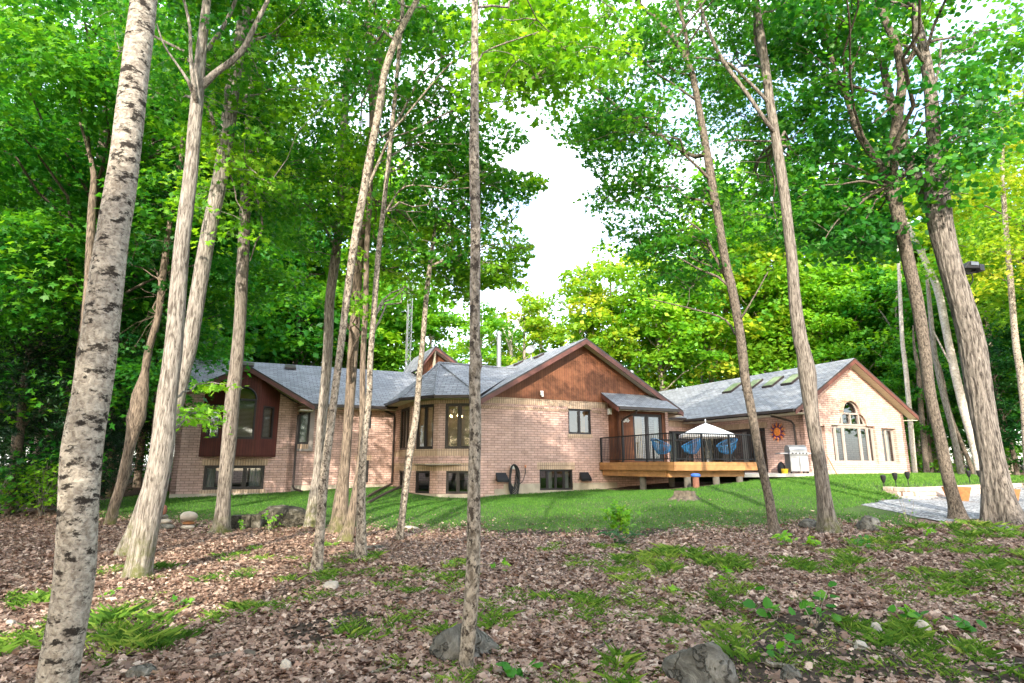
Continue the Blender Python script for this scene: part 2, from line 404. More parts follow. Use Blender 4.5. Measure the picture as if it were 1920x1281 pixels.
# ------------------------------------------------------------------ picture geometry of the place: where a sight line meets the ground
CP, SP = math.cos(PITCH), math.sin(PITCH)


def ray(px, py):
    dx, dy = px - 960, 640.5 - py
    return Vector((dx, F * CP - dy * SP, F * SP + dy * CP))


def at_depth(px, py, Y):
    r = ray(px, py); return r * (Y / r.y)


def proj(p):
    d = p[1] * CP + p[2] * SP; u = -p[1] * SP + p[2] * CP
    return 960 + F * p[0] / d, 640.5 - F * u / d


def nproj(P):
    d = np.maximum(P[:, 1] * CP + P[:, 2] * SP, .05); u = -P[:, 1] * SP + P[:, 2] * CP
    return 960 + F * P[:, 0] / d, 640.5 - F * u / d
# ------------------------------------------------------------------ ground
GP = np.array([(-4, 3, -1.50), (0, 3, -1.52), (4, 3, -1.50), (9, 4, -1.45), (-9, 5, -1.45), (0, -10, -1.6), (25, -10, -1.6), (-25, -10, -1.6),
    (-6, 9, -1.44), (0, 9, -1.44), (6, 9, -1.36), (11, 9, -1.28), (-11, 14, -1.36), (-4, 13.5, -1.38), (1, 13.4, -1.36), (5, 13, -1.25), (9, 13.5, -1.14),
    (11, 14.6, -1.10), (15, 15, -1.08), (13, 17, -1.08), (17, 18, -1.06), (12.7, 19.75, -1.06), (13.4, 20.0, -1.06), (14.7, 20.85, -1.06), (16.3, 21.95, -1.05), (18.3, 23.15, -1.04), (12.2, 20.9, -.76), (13.1, 20.55, -.76), (14.4, 21.4, -.75), (16.0, 22.5, -.74), (18.0, 23.7, -.73), (20.3, 25.1, -.72),
    (-12, 20, -1.28), (-6, 20, -1.2), (-2.5, 23, -1.34), (-1, 19, -1.22), (2.5, 24.5, -1.10), (5, 18, -.93), (6.7, 21.5, -.79), (4.6, 25.2, -1.02), (9, 22, -.66), (11, 18.5, -.86),
    (12.8, 24, -.55), (16, 26.4, -.48), (20, 29.2, -.48), (-12.5, 22.6, -1.27), (-8, 24.5, -1.08), (-5, 26, -.95), (0, 40, -.6), (30, 40, -.5), (-30, 40, -.7), (0, 90, 0), (70, 90, 0), (-70, 90, 0),
    (60, 20, -.6), (-60, 20, -1.2), (200, 250, 0), (-200, 250, 0), (200, -150, -1.6), (-200, -150, -1.6)])


def _fit():
    X = GP[:, :2]; n = len(X)
    d = np.linalg.norm(X[:, None] - X[None], axis=2)
    A = np.zeros((n + 3, n + 3)); A[:n, :n] = d - 0.02 * np.eye(n) * 0; A[:n, n] = 1; A[n, :n] = 1; A[:n, n + 1:] = X; A[n + 1:, :n] = X.T
    return np.linalg.solve(A, np.concatenate([GP[:, 2], [0, 0, 0]]))


_w = _fit()


def gz(x, y):
    x, y = np.asarray(x, float), np.asarray(y, float)
    sh = x.shape; P = np.stack([x.ravel(), y.ravel()], 1); res = np.empty(len(P))
    for i in range(0, len(P), 20000):
        q = P[i:i + 20000]
        res[i:i + 20000] = np.linalg.norm(q[:, None] - GP[None, :, :2], axis=2) @ _w[:-3] + _w[-3] + q @ _w[-2:]
    x, y = P[:, 0], P[:, 1]
    near = np.clip((17 - y) / 6, .25, 1)
    res += near * (.030 * np.sin(1.9 * x + 1.1 * y) * np.sin(1.3 * y - .7 * x + 1) + .018 * np.sin(4.1 * x - 2.7 * y + 2) * np.sin(3.3 * y + 1.7 * x) + .008 * np.sin(11 * x + 7 * y) * np.sin(9 * y - 8 * x))
    return res.reshape(sh)


def g1(x, y): return float(gz([x], [y])[0])


def hit(px, py):
    """Where the sight line through a photo point meets the ground."""
    r = ray(px, py); y = 3.0
    while y < 120:
        p = r * (y / r.y)
        if p.z <= g1(p.x, p.y): return Vector((p.x, p.y, g1(p.x, p.y)))
        y += .06 if y < 30 else .5
    p = r * (40 / r.y); return Vector((p.x, p.y, g1(p.x, p.y)))


def inpoly(poly, x, y):
    x, y = np.asarray(x), np.asarray(y); ins = np.zeros(x.shape, bool); n = len(poly)
    for i in range(n):
        (x1, y1), (x2, y2) = poly[i], poly[(i + 1) % n]
        c = ((y1 > y) != (y2 > y)) & (x < (x2 - x1) * (y - y1) / (y2 - y1 + 1e-12) + x1); ins ^= c
    return ins


def grid_sheet(name, xs, ys, mask, dz, mat, kind='structure'):
    Xg, Yg = np.meshgrid(xs, ys); Z = gz(Xg, Yg) + dz
    V = np.stack([Xg.ravel(), Yg.ravel(), Z.ravel()], 1); nx = len(xs)
    i, j = np.meshgrid(np.arange(len(xs) - 1), np.arange(len(ys) - 1)); a = (j * nx + i).ravel()
    q = np.stack([a, a + 1, a + 1 + nx, a + nx], 1)
    if mask is not None:
        c = V[q].mean(1); q = q[mask(c[:, 0], c[:, 1])]
        u, inv = np.unique(q.ravel(), return_inverse=True); V = V[u]; q = inv.reshape(-1, 4)
    me = np_mesh(name, V, np.full(len(q), 4), mat, smooth=True, idx=q.ravel())
    o = link_mesh(name, me); o['kind'] = kind
    return o


gx = np.concatenate([np.linspace(-300, -22, 24), np.linspace(-20, 24, 290), np.linspace(27, 300, 24)])
gy = np.concatenate([np.linspace(-200, -3, 22), np.linspace(-1, 34, 250), np.linspace(36, 400, 40)])
grid_sheet('ground', gx, gy, None, 0, M['floor'])
jit = lambda x, y: .16 * np.sin(5.3 * x + 2.1 * y) + .11 * np.sin(13 * x - 7 * y + 1) + .07 * np.sin(29 * x + 17 * y)
front = [hit(*p) for p in [(190, 972), (300, 975), (400, 980), (470, 985), (600, 991), (700, 990), (760, 993), (900, 993), (1050, 993), (1200, 996), (1320, 993), (1450, 984), (1560, 974), (1640, 985), (1700, 989)]]
LAWN = [(p.x, p.y) for p in front] + [(11.6, 16.6), (12.3, 20.4), (16, 22.4), (21, 25.5), (27, 30), (26, 36), (-14.5, 34), (-15, 22)]
gv = [hit(*p) for p in [(1585, 957), (1640, 964), (1700, 969), (1722, 984), (1750, 986), (1790, 978), (1850, 972), (1935, 968)]]
GRAVEL = [(p.x, p.y) for p in gv] + [(20, 17.5), (23, 24), (19, 24), (15.9, 21.75), (12.4, 19.7), (11.4, 18.2), (10.9, 17.3), (10.2, 16.9)]
UH, UV_ = Vector((math.sin(math.radians(65)), math.cos(math.radians(65)), 0)), Vector((-math.cos(math.radians(65)), math.sin(math.radians(65)), 0))
HO = Vector((-1.2, 24, 0))


def H(s, t, z): return HO + UH * s + UV_ * t + Vector((0, 0, z))


def house_st(x, y):
    x, y = np.asarray(x) - HO.x, np.asarray(y) - HO.y
    return x * UH.x + y * UH.y, x * UV_.x + y * UV_.y


def lawn_mask(x, y):
    j = jit(x, y); s, t = house_st(x, y)
    return inpoly(LAWN, x + j * .6, y + j) & ~((s > 5.6) & (s < 9.5) & (t > -4.5) & (t < .5))


def gravel_mask(x, y):
    j = jit(x * .7, y * .9); return inpoly(GRAVEL, x + j, y + j * .7)


def built(x, y):
    s, t = house_st(x, y)
    return ((s > -.3) & (s < 9.5) & (t > 0) & (t < 12)) | ((s > -11.1) & (s < 0) & (t > 4.35)) | ((s > -2.4) & (s < .2) & (t > .75 + .6 * 0) & (s + t > -.9)) | \
        ((s > 14.3) & (s < 21.7) & (t > -3.3)) | ((s > 9.5) & (s < 14.5) & (t > -4.2)) | ((s > 5.4) & (s < 9.7) & (t > -4.75))


grid_sheet('lawn', np.arange(-15.5, 27, .11), np.arange(11.5, 36, .11), lawn_mask, .012, M['lawn'])
grid_sheet('gravel_path', np.arange(9, 24, .10), np.arange(13, 26, .10), gravel_mask, .022, M['gravel'])
sp = [hit(*p) for p in [(1330, 1210), (1450, 1160), (1560, 1150), (1700, 1165), (1800, 1200), (1930, 1235), (1930, 1300), (1350, 1300)]]
SOIL = [(p.x, p.y) for p in sp]
sp2 = [hit(*p) for p in [(540, 1180), (640, 1150), (720, 1165), (640, 1200), (560, 1215)]]
SOIL2 = [(p.x, p.y) for p in sp2]
sp3 = [hit(*p) for p in [(930, 985), (1100, 983), (1260, 985), (1260, 1000), (1100, 1003), (930, 1000)]]
SOIL3 = [(p.x, p.y) for p in sp3]


def soil_mask(x, y):
    j = jit(x, y); a, b = x + j * .5, y + j * .5
    return inpoly(SOIL, a, b) | inpoly(SOIL2, a, b) | inpoly(SOIL3, a, b)


grid_sheet('bare_soil', np.arange(-4, 9, .06), np.arange(3.6, 15, .06), soil_mask, .008, M['soil'])
# ------------------------------------------------------------------ the house
Z = Vector((0, 0, 1))
HB = H(2, 3, -1.2)
house = thing('brick_house', 'long pink brick house with grey shingled gables, a corner turret and a sunroom', 'house', HB)


class Wall:
    """Frame of a straight wall seen from outside: x to the right along it, y outward, z up. a, b are (s, t) in the house plan."""
    def __init__(self, a, b):
        self.a, self.b = H(*a, 0), H(*b, 0); self.L = (self.b - self.a).length
        self.d = (self.b - self.a) / self.L; self.n = Vector((self.d.y, -self.d.x, 0))

    def p(self, x, y, z): return self.a + self.d * x + self.n * y + Z * z

    def panel(self, name, mat, poly, holes=(), y=0, parent=None, reveal=.18, back=.22, rmat=None):
        mb = MB()
        loops = [[Vector((x, z, 0)) for x, z in poly]] + [[Vector((x, z, 0)) for x, z in h] for h in holes]
        flat = [p for lp in loops for p in lp]
        for tri in tessellate_polygon(loops):
            t3 = [flat[i] for i in tri]
            if (t3[1] - t3[0]).cross(t3[2] - t3[0]).z < 0: t3.reverse()
            mb.face([self.p(q.x, y, q.y) for q in t3])
            mb.face([self.p(q.x, y - back, q.y) for q in t3[::-1]])
        def area(l): return sum(l[i].x * l[(i + 1) % len(l)].y - l[(i + 1) % len(l)].x * l[i].y for i in range(len(l)))
        for k, lp in enumerate(loops):
            if (area(lp) < 0) == (k == 0): lp = lp[::-1]
            for i in range(len(lp)):
                p, q = lp[i], lp[(i + 1) % len(lp)]
                mb.face([self.p(p.x, y, p.y), self.p(p.x, y - back, p.y), self.p(q.x, y - back, q.y), self.p(q.x, y, q.y)])
        return mb.build(name, mat, parent or house)

    def bar(self, mb, x0, x1, z0, z1, y0, y1, m=0):
        mb.obox(self.p(x0, y0, z0), self.d * (x1 - x0), self.n * (y1 - y0), Z * (z1 - z0), m)


def rect(x0, x1, z0, z1): return [(x0, z0), (x1, z0), (x1, z1), (x0, z1)]


def window(w, x0, x1, z0, z1, n=2, rec=.07, fw=.055, mat='frame', blind=False, curtain=None, name='window', y=0, sash=True, ratio=None, parent=None):
    """One window: frame with mullions, a pane in every light, blind or curtains behind."""
    mb = MB(); yo, yi = y - rec + .03, y - rec - .05
    w.bar(mb, x0, x1, z1 - fw, z1, yi, yo); w.bar(mb, x0, x1, z0, z0 + fw, yi, yo)
    w.bar(mb, x0, x0 + fw, z0 + fw, z1 - fw, yi, yo); w.bar(mb, x1 - fw, x1, z0 + fw, z1 - fw, yi, yo)
    cuts = [x0 + fw] + [x0 + (x1 - x0) * (r if ratio else (k + 1) / n) for k, r in enumerate(ratio or [0] * (n - 1))] + [x1 - fw]
    for c in cuts[1:-1]: w.bar(mb, c - fw * .55, c + fw * .55, z0 + fw, z1 - fw, yi, yo - .004)
    if sash:
        for a, b in zip(cuts[:-1], cuts[1:]):
            a2, b2 = a + (.6 * fw if a != cuts[0] else 0), b - (.6 * fw if b != cuts[-1] else 0); q = fw * .5
            for (xa, xb, za, zb) in ((a2, b2, z1 - fw - q, z1 - fw), (a2, b2, z0 + fw, z0 + fw + q), (a2, a2 + q, z0 + fw + q, z1 - fw - q), (b2 - q, b2, z0 + fw + q, z1 - fw - q)):
                w.bar(mb, xa, xb, za, zb, yi + .012, yo - .02)
    fr = mb.build(name, M[mat], parent or house)
    for a, b in zip(cuts[:-1], cuts[1:]):
        g = MB(); g.face([w.p(a, yi + .03, z0 + fw), w.p(b, yi + .03, z0 + fw), w.p(b, yi + .03, z1 - fw), w.p(a, yi + .03, z1 - fw)])
        g.build('pane', M['glass'], fr)
    if blind:
        b = MB(); zt = z1 - fw - .02; zb = z0 + fw + (z1 - z0) * (0 if blind is True else blind)
        while zt > zb:
            b.face([w.p(x0 + fw, yi - .08, zt), w.p(x1 - fw, yi - .08, zt), w.p(x1 - fw, yi - .045, zt - .032), w.p(x0 + fw, yi - .045, zt - .032)]); zt -= .05
        b.build('blind', M['blind'], fr)
    if curtain:
        for (xa, xb, cm) in curtain:
            c = MB(); k = max(6, int((xb - xa) / .03)); pr = None
            for i in range(k + 1):
                x = xa + (xb - xa) * i / k; yy = yi - .12 + .03 * math.sin(i * 2.1)
                cur = (w.p(x, yy, z0 + .02), w.p(x, yy, z1 - .02))
                if pr: c.face([pr[0], cur[0], cur[1], pr[1]])
                pr = cur
            c.build('curtain', M[cm], fr)
    return fr


def course(w, x0, x1, z0, z1, y=0): # upright bricks, a hair proud of the wall
    mb = MB(); w.bar(mb, x0, x1, z0, z1, y - .05, y + .012); return mb.build('soldier_course', M['soldier'], house)


def footing(w, x0, x1, ztop, zbot=-1.9, y=.02, step=None):
    mb = MB(); w.bar(mb, x0, x1, zbot, ztop, -.3, y); return mb.build('foundation', M['concrete'], house)


# ---- main gable
wm = Wall((-.2, 0), (9.4, 0)); X0 = .2
ML = wm.L
wm.panel('brick_wall', M['brick'], [(0, -1.9), (ML, -1.9), (ML, 2.66), (9.35, 2.75), (.32, 2.75), (0, 2.58)], [rect(4.2, 5.35, 1.33, 2.41), rect(2.78, 4.36, -1.0, -.16)])
wm.panel('gable_siding', M['siding'], [(.30, 2.752), (9.38, 2.752), (4.9, 5.36)], y=.025, back=.15)
course(wm, 0, 6.15, 2.5, 2.748)
mb = MB()
for i in range(58):                                              # dentil bricks
    x = .1 + i * .1
    if i == 42: mb.build('dentil_course', M['soldier'], house); mb = MB()
    if 4.15 < x < 5.4: continue
    wm.bar(mb, x, x + .05, 2.335, 2.40, -.02, .022); wm.bar(mb, x + .05, x + .1, 2.27, 2.335, -.02, .018)
mb.build('dentil_course', M['soldier'], house)
course(wm, 4.15, 5.4, 2.41, 2.499, .003); course(wm, 4.15, 5.4, 1.15, 1.33); course(wm, 2.66, 4.48, -.16, .13)
mb = MB()                                                        # the concrete steps up with the ground
for x0, x1, zt in ((.0, .35, -1.28), (.35, .75, -1.12), (.75, 1.15, -.92), (1.15, 2.78, -.72), (4.36, 6.6, -.72)): wm.bar(mb, x0, x1, -1.9, zt, -.3, .02)
wm.bar(mb, 2.78, 4.36, -1.9, -1.0, -.3, .02)
mb.build('foundation', M['concrete'], house)
window(wm, 4.2, 5.35, 1.33, 2.41, 2, curtain=[(4.95, 5.2, 'curtain_w')])
window(wm, 2.78, 4.36, -1.0, -.16, 4, fw=.05, curtain=[(3.2, 3.5, 'curtain'), (4.05, 4.3, 'curtain')])
for fx in (1.02, 4.9):                                           # dark dryer hoods low on the wall
    mb = MB(); zt = -.28
    mb.add([wm.p(fx - .22, .02, zt), wm.p(fx + .22, .02, zt), wm.p(fx + .22, .02, zt - .30), wm.p(fx - .22, .02, zt - .30), wm.p(fx - .24, .26, zt - .26), wm.p(fx + .24, .26, zt - .26), wm.p(fx + .24, .26, zt - .36), wm.p(fx - .24, .26, zt - .36)],
           [(0, 1, 5, 4), (4, 5, 6, 7), (0, 4, 7, 3), (1, 2, 6, 5), (3, 7, 6, 2)])
    mb.build('vent_hood', M['black'], house)
mb = MB(); wm.bar(mb, 2.82, 2.96, 2.92, 3.10, .025, .09); wm.bar(mb, 2.85, 2.93, 2.84, 2.94, .07, .16); mb.build('gable_floodlight', M['white'], house, bevel=.01)  # small white flood light on the gable siding
# ---- entry box with shed roof and patio door
ze = .14
we = Wall((6.05, -.7), (8.65, -.7)); wl_ = Wall((6.05, 0), (6.05, -.7)); wr_ = Wall((8.65, -.7), (8.65, 0))
we.panel('entry_siding', M['siding'], [(0, -.3), (we.L, -.3), (we.L, 2.62), (0, 2.62)], [rect(.82, 2.42, ze + .05, 2.25)])
for q in (wl_, wr_): q.panel('entry_siding', M['siding'], [(0, -.3), (q.L, -.3), (q.L, 2.62), (0, 3.0)] if q is wl_ else [(0, -.3), (q.L, -.3), (q.L, 3.0), (0, 2.62)], back=.1)
window(we, .82, 2.42, ze + .05, 2.25, 2, fw=.08, name='patio_door', curtain=[(.95, 1.45, 'curtain_w'), (2.15, 2.32, 'curtain')])
mb = MB()
for c in (.33, .50):                                             # small white wall ornament of two rings
    mb.tube([we.p(c + .07 * math.cos(a), .03, 1.93 + .07 * math.sin(a)) for a in np.linspace(0, 6.3, 13)], .022, 6)
mb.tube([we.p(.2, .02, 1.93), we.p(.63, .02, 1.93)], .014, 5)
mb.build('wall_ornament', M['white'], house)
mb = MB(); wl_.bar(mb, .12, .3, 2.2, 2.48, 0, .13); mb.build('security_light', M['white'], house, bevel=.02)


def gutter(pts, parent=None):
    mb = MB()
    for a, b in zip(pts[:-1], pts[1:]):
        a, b = Vector(a), Vector(b); d = (b - a); n = Vector((d.y, -d.x, 0)).normalized()
        mb.obox(a - Z * .11, d, n * .11, Z * .12)
    return mb.build('gutter', M['gutter'], parent or house)


def downspout(pts, r=.04):
    mb = MB(); mb.tube(pts, r, 8); return mb.build('downspout', M['gutter'], house)


def rake(parent, p0, p1, out_n, h=.2, mat='fascia', name='fascia'):
    p0, p1 = Vector(p0), Vector(p1)
    mb = MB(); mb.obox(p0 - Z * h + out_n * .0, p1 - p0, out_n * .035, Z * h)
    return mb.build(name, M[mat], parent)


def soffit(parent, pts, mat='soffit'):
    mb = MB(); mb.slab(pts, .02); return mb.build('soffit', M[mat], parent)


OUT = -UV_                                                       # outward normal of the front
TH = .06


def roof(planes, th=TH):
    mb = MB()
    for pl in planes: mb.slab(pl, th, 0, 1)
    return mb.build('roof', [M['shingle'], M['gutter']], house)


def gable_front(par, s0, s1, sm, zE, zR, tf, tw, hb=.2, mat='fascia', gap=.07):
    """Rake boards and sloping soffits of a front gable; tf roof edge, tw wall line."""
    for sa in (s0, s1):
        a, b = H(sa, tf, zE - gap), H(sm, tf, zR - gap)
        if sa == s0: rake(par, a, b, OUT * -1, hb, mat)
        else: rake(par, a, b, OUT * -1, hb, mat)
        soffit(par, [H(sa, tf + .04, zE - .17), H(sm, tf + .04, zR - .17), H(sm, tw, zR - .17), H(sa, tw, zE - .17)])


r_main = roof([[H(-.5, -.5, 2.5), H(4.7, -.5, 5.5), H(4.7, 9.5, 5.5), H(-.5, 9.5, 2.5)], [H(9.9, -.5, 2.5), H(9.9, 9.5, 2.5), H(4.7, 9.5, 5.5), H(4.7, -.5, 5.5)]])
gable_front(r_main, -.5, 9.9, 4.7, 2.5, 5.5, -.5, 0)
mb = MB(); mb.obox(H(9.45, -.46, 2.24), UH * .44, UV_ * .48, Z * .03); mb.obox(H(9.86, -.46, 2.24), UH * .03, UV_ * 4.2, Z * .2); mb.build('soffit', M['soffit'], r_main)
gutter([H(9.9, -.4, 2.46), H(9.9, 3.4, 2.46)], r_main)
# shed roof over the entry
r_shed = roof([[H(5.68, -1.3, 2.47), H(8.95, -1.3, 2.47), H(8.95, .0, 3.2), H(5.68, .0, 3.2)]], .05)
rake(r_shed, H(5.68, -1.3, 2.42), H(5.68, .0, 3.15), UH, .19); rake(r_shed, H(8.915, -1.3, 2.42), H(8.915, .0, 3.15), UH, .19)
soffit(r_shed, [H(5.72, -1.27, 2.32), H(8.91, -1.27, 2.32), H(8.91, -.7, 2.62), H(5.72, -.7, 2.62)])
gutter([H(5.7, -1.3, 2.45), H(8.93, -1.3, 2.45)], r_shed)
downspout([H(6.6, -1.36, 2.36), H(6.6, -1.3, 2.22), H(6.32, -.86, 2.02), H(6.26, -.76, 1.9), H(6.26, -.76, .2)], .045)
# ---- corner turret
TA, TB, TC, TD = (-2.32, 4.9), (-2.32, 2.08), (-1.575, .78), (-.2, 0)
w1, w2, w3 = Wall(TA, TB), Wall(TB, TC), Wall(TC, TD)
ground_lv = -2.0
for w, wins, lows in ((w1, [(.9, 2.45)], [(1.1, 2.2)]), (w2, [(.27, 1.23)], [(.3, 1.1)]), (w3, [(.27, 1.42)], [(.35, 1.3)])):
    w.panel('turret_wall', M['brick'], rect(0, w.L, ground_lv, 2.66), [rect(a, b, .65, 2.46) for a, b in wins] + [rect(a, b, -1.09, -.21) for a, b in lows])
    course(w, 0, w.L, 2.46, 2.66); course(w, 0, w.L, .38, .65); course(w, 0, w.L, -.21, .10)
    footing(w, 0, w.L, -1.10, -2.0)
    for a, b in wins: window(w, a, b, .65, 2.46, 3 if w is w1 else 2, fw=.075, blind=(w is not w1), curtain=[(a + .1, a + .35, 'curtain')] if w is w1 else None)
    for a, b in lows: window(w, a, b, -1.09, -.21, 2 if w is not w2 else 1, fw=.06)
EA, EB, EC, ED = (-2.82, 5.4), (-2.82, 1.95), (-1.9, .40), (-.32, -.46)
AP, RR, zt = H(-1, 2.7, 4.45), H(3.0, 2.7, 4.45), 2.74
e = [H(*q, zt) for q in (EA, EB, EC, ED)]
r_tur = roof([[e[0], e[1], AP], [e[1], e[2], AP], [e[2], e[3], AP], [e[3], H(2.98, 2.68, 4.445), AP], [AP, H(3, 2.72, 4.445), H(1.5, 7, 3.6), e[0]]])
mb = MB()
for a in (e[1], e[2], e[3], H(2.9, 2.7, 4.46)): mb.tube([a + Z * .0, AP + Z * .03], .05, 6)
mb.build('ridge_cap', M['shingle'], r_tur)
mb = MB(); mb.slab([H(*q, 2.64) for q in (EA, EB, EC, ED, TD, TC, TB, (-2.32, 5.4))], .02); mb.build('soffit', M['soffit'], r_tur)
gutter([H(*q, 2.73) for q in (EA, EB, EC, ED)], r_tur)
downspout([H(-2.85, 4.95, 2.62), H(-2.8, 4.9, 2.45), H(-2.42, 4.7, 2.25), H(-2.40, 4.7, 2.1), H(-2.40, 4.7, -.75)], .05)
# ---- left wing: recessed wall, then the gabled bay section
T2, T1 = 4.9, 4.4
wv = Wall((-6.67, T2), (-2.32, T2))
xo = 6.67
wv.panel('brick_wall', M['brick'], rect(0, wv.L, -1.9, 2.6), [rect(.16, .62, .9, 2.36), rect(2.72, 3.27, 1.63, 2.42), rect(2.72, 3.25, -.73, .23)])
footing(wv, 0, wv.L, -.82)
course(wv, .08, .72, .66, .9); course(wv, 2.62, 3.35, 2.42, 2.6); course(wv, 2.62, 3.35, .23, .45)
window(wv, .16, .62, .9, 2.36, 1, name='leaded_window', mat='frame', fw=.06)
mb = MB()
for k in range(7):
    z = 1.05 + k * .18; s_ = 1 if k % 2 else -1
    mb.tube([wv.p(.39 - .1 * s_, -.083, z), wv.p(.39 + .1 * s_, -.083, z + .18)], .007, 4); mb.tube([wv.p(.39 + .1 * s_, -.083, z), wv.p(.39 - .1 * s_, -.083, z + .18)], .007, 4)
mb.build('window_leading', M['steel_l'], house)
mb = MB(); wv.bar(mb, .62, .80, .62, 2.5, -.02, .03); wv.bar(mb, .08, .80, .60, .70, .0, .05); mb.build('window_trim', M['frame_grey'], house)
mb = MB(); mb.face([wv.p(.16, -.2, .9), wv.p(.62, -.2, .9), wv.p(.62, -.2, 2.36), wv.p(.16, -.2, 2.36)]); mb.build('curtain', M['curtain'], house)
window(wv, 2.72, 3.27, 1.63, 2.42, 1); window(wv, 2.72, 3.25, -.73, .23, 1)
wg = Wall((-11.03, T1), (-6.67, T1)); wgr = Wall((-6.67, T1), (-6.67, T2)); wgl = Wall((-11.03, 13.5), (-11.03, T1))
GL = wg.L; mid = -8.75 + 11.03
wg.panel('brick_wall', M['brick'], [(0, -1.95), (GL, -1.95), (GL, 2.55), (mid, 3.75), (0, 2.5)], [rect(1.10, 3.30, -.93, 0), rect(1.0, 3.5, .45, 2.75)])
wgr.panel('brick_wall', M['brick'], rect(0, wgr.L, -1.9, 2.6)); wgl.panel('brick_wall', M['brick'], [(0, -1.9), (wgl.L, -1.9), (wgl.L, 2.5), (wgl.L / 2, 4.8), (0, 2.5)], back=.2)
mb = MB(); wg.bar(mb, 0, GL, -1.95, -1.07, -.3, .02); mb.build('foundation', M['concrete'], house)
course(wg, 1.0, 3.4, 0, .25); course(wg, 1.0, 3.4, -1.07, -.93)
window(wg, 1.10, 3.30, -.93, 0, 3, fw=.07, curtain=[(1.2, 1.5, 'curtain'), (2.75, 3.2, 'curtain')])
# cedar bay on the gable
pj = .7
b0, b1, b2, b3 = (-10.18, T1), (-9.37, T1 - pj), (-8.15, T1 - pj), (-7.36, T1)
wb1, wb2, wb3 = Wall(b0, b1), Wall(b1, b2), Wall(b2, b3)
bm_ = wb2.L / 2
arch = lambda cx, cz, r, n=14: [(cx + r * math.cos(a), cz + r * math.sin(a)) for a in np.linspace(0, math.pi, n)]
hole_b = [(bm_ - .5, 1.02), (bm_ + .5, 1.02)] + arch(bm_, 2.58, .5)
bay = wb2.panel('cedar_bay', M['siding_red'], [(0, .37), (wb2.L, .37), (wb2.L, 3.45), (bm_, 3.82), (0, 3.45)], [hole_b], back=.1)
wb1.panel('bay_cheek', M['siding_red'], [(0, .37), (wb1.L, .37), (wb1.L, 3.45), (0, 3.0)], [rect(.26, .86, 1.05, 2.38)], back=.1)
wb3.panel('bay_cheek', M['siding_red'], [(0, .37), (wb3.L, .37), (wb3.L, 3.0), (0, 3.45)], [rect(.20, .80, 1.05, 2.38)], back=.1)
mb = MB(); mb.slab([H(*q, .40) for q in (b0, b1, b2, b3)], .06); mb.build('bay_floor', M['siding_red'], house)
window(wb1, .26, .86, 1.05, 2.38, 1, blind=True, rec=.03); window(wb3, .20, .80, 1.05, 2.38, 1, blind=True, rec=.03)
fr = window(wb2, bm_ - .5, bm_ + .5, 1.02, 2.62, 1, blind=True, rec=.03, fw=.06, name='arched_window')
mb = MB()
mb.tube([wb2.p(x, -.01, z) for x, z in arch(bm_, 2.6, .47, 18)], .045, 6); mb.build('arch_frame', M['frame'], fr)
g = MB(); g.face([wb2.p(x, -.05, z) for x, z in arch(bm_, 2.6, .47, 18)]); g.build('pane', M['glass'], fr)
mb = MB(); mb.face([wb2.p(-.2, -.6, 2.56), wb2.p(wb2.L + .2, -.6, 2.56), wb2.p(wb2.L + .2, -.6, 3.3), wb2.p(-.2, -.6, 3.3)]); mb.build('bay_ceiling_panel', M['curtain_w'], house)
# left wing roofs
zE, zR = 2.6, 4.95
r_left = roof([[H(-11.6, 4.4, zE), H(2.4, 4.4, zE), H(2.4, 9, zR), H(-11.6, 9, zR)], [H(-11.6, 9, zR), H(2.4, 9, zR), H(2.4, 13.8, zE), H(-11.6, 13.8, zE)]])
gutter([H(-6.05, 4.4, zE - .01), H(-2.85, 4.4, zE - .01)], r_left)
soffit(r_left, [H(-6.6, 4.42, 2.47), H(-2.4, 4.42, 2.47), H(-2.4, 4.9, 2.47), H(-6.6, 4.9, 2.47)])
sm, tfr = -8.75, 3.5
r_bay = roof([[H(-11.45, tfr, 2.47), H(sm, tfr, 3.97), H(sm, 7.1, 3.97), H(-11.45, 4.5, 2.47)], [H(sm, tfr, 3.97), H(-6.05, tfr, 2.47), H(-6.05, 4.5, 2.47), H(sm, 7.1, 3.97)]])
gable_front(r_bay, -11.45, -6.05, sm, 2.47, 3.97, tfr, T1, .17)
mb = MB(); mb.obox(H(-6.62, tfr + .04, 2.22), UH * .55, UV_ * .9, Z * .03); mb.build('soffit', M['soffit'], r_bay)
gutter([H(-6.05, tfr + .1, 2.42), H(-6.05, 4.5, 2.42)], r_bay)
downspout([H(-6.12, 4.45, 2.35), H(-6.3, 4.5, 2.2), H(-6.60, 4.38, 2.05), H(-6.60, 4.34, 1.9), H(-6.60, 4.34, -.85), H(-6.55, 4.2, -.95), H(-6.3, 3.7, -1.02)], .045)
# ---- upper gable behind the turret
r_up = roof([[H(-.55, 7.7, 4.95), H(.42, 7.7, 6.29), H(.42, 12, 6.29), H(-.55, 12, 4.95)], [H(.42, 7.7, 6.29), H(2.4, 7.7, 5.0), H(2.4, 12, 5.0), H(.42, 12, 6.29)]], .08)
wu = Wall((-.3, 8.2), (2.2, 8.2)); wu.panel('upper_gable', M['siding'], [(0, 3), (wu.L, 3), (wu.L, 5.0), (.72, 6.15), (0, 5.1)])
gable_front(r_up, -.55, .42, .42, 4.95, 6.29, 7.7, 8.2, .16)
rake(r_up, H(.42, 7.7, 6.22), H(2.4, 7.7, 4.93), UV_, .16); soffit(r_up, [H(.42, 7.74, 6.12), H(2.4, 7.74, 4.83), H(2.4, 8.2, 4.83), H(.42, 8.2, 6.12)])
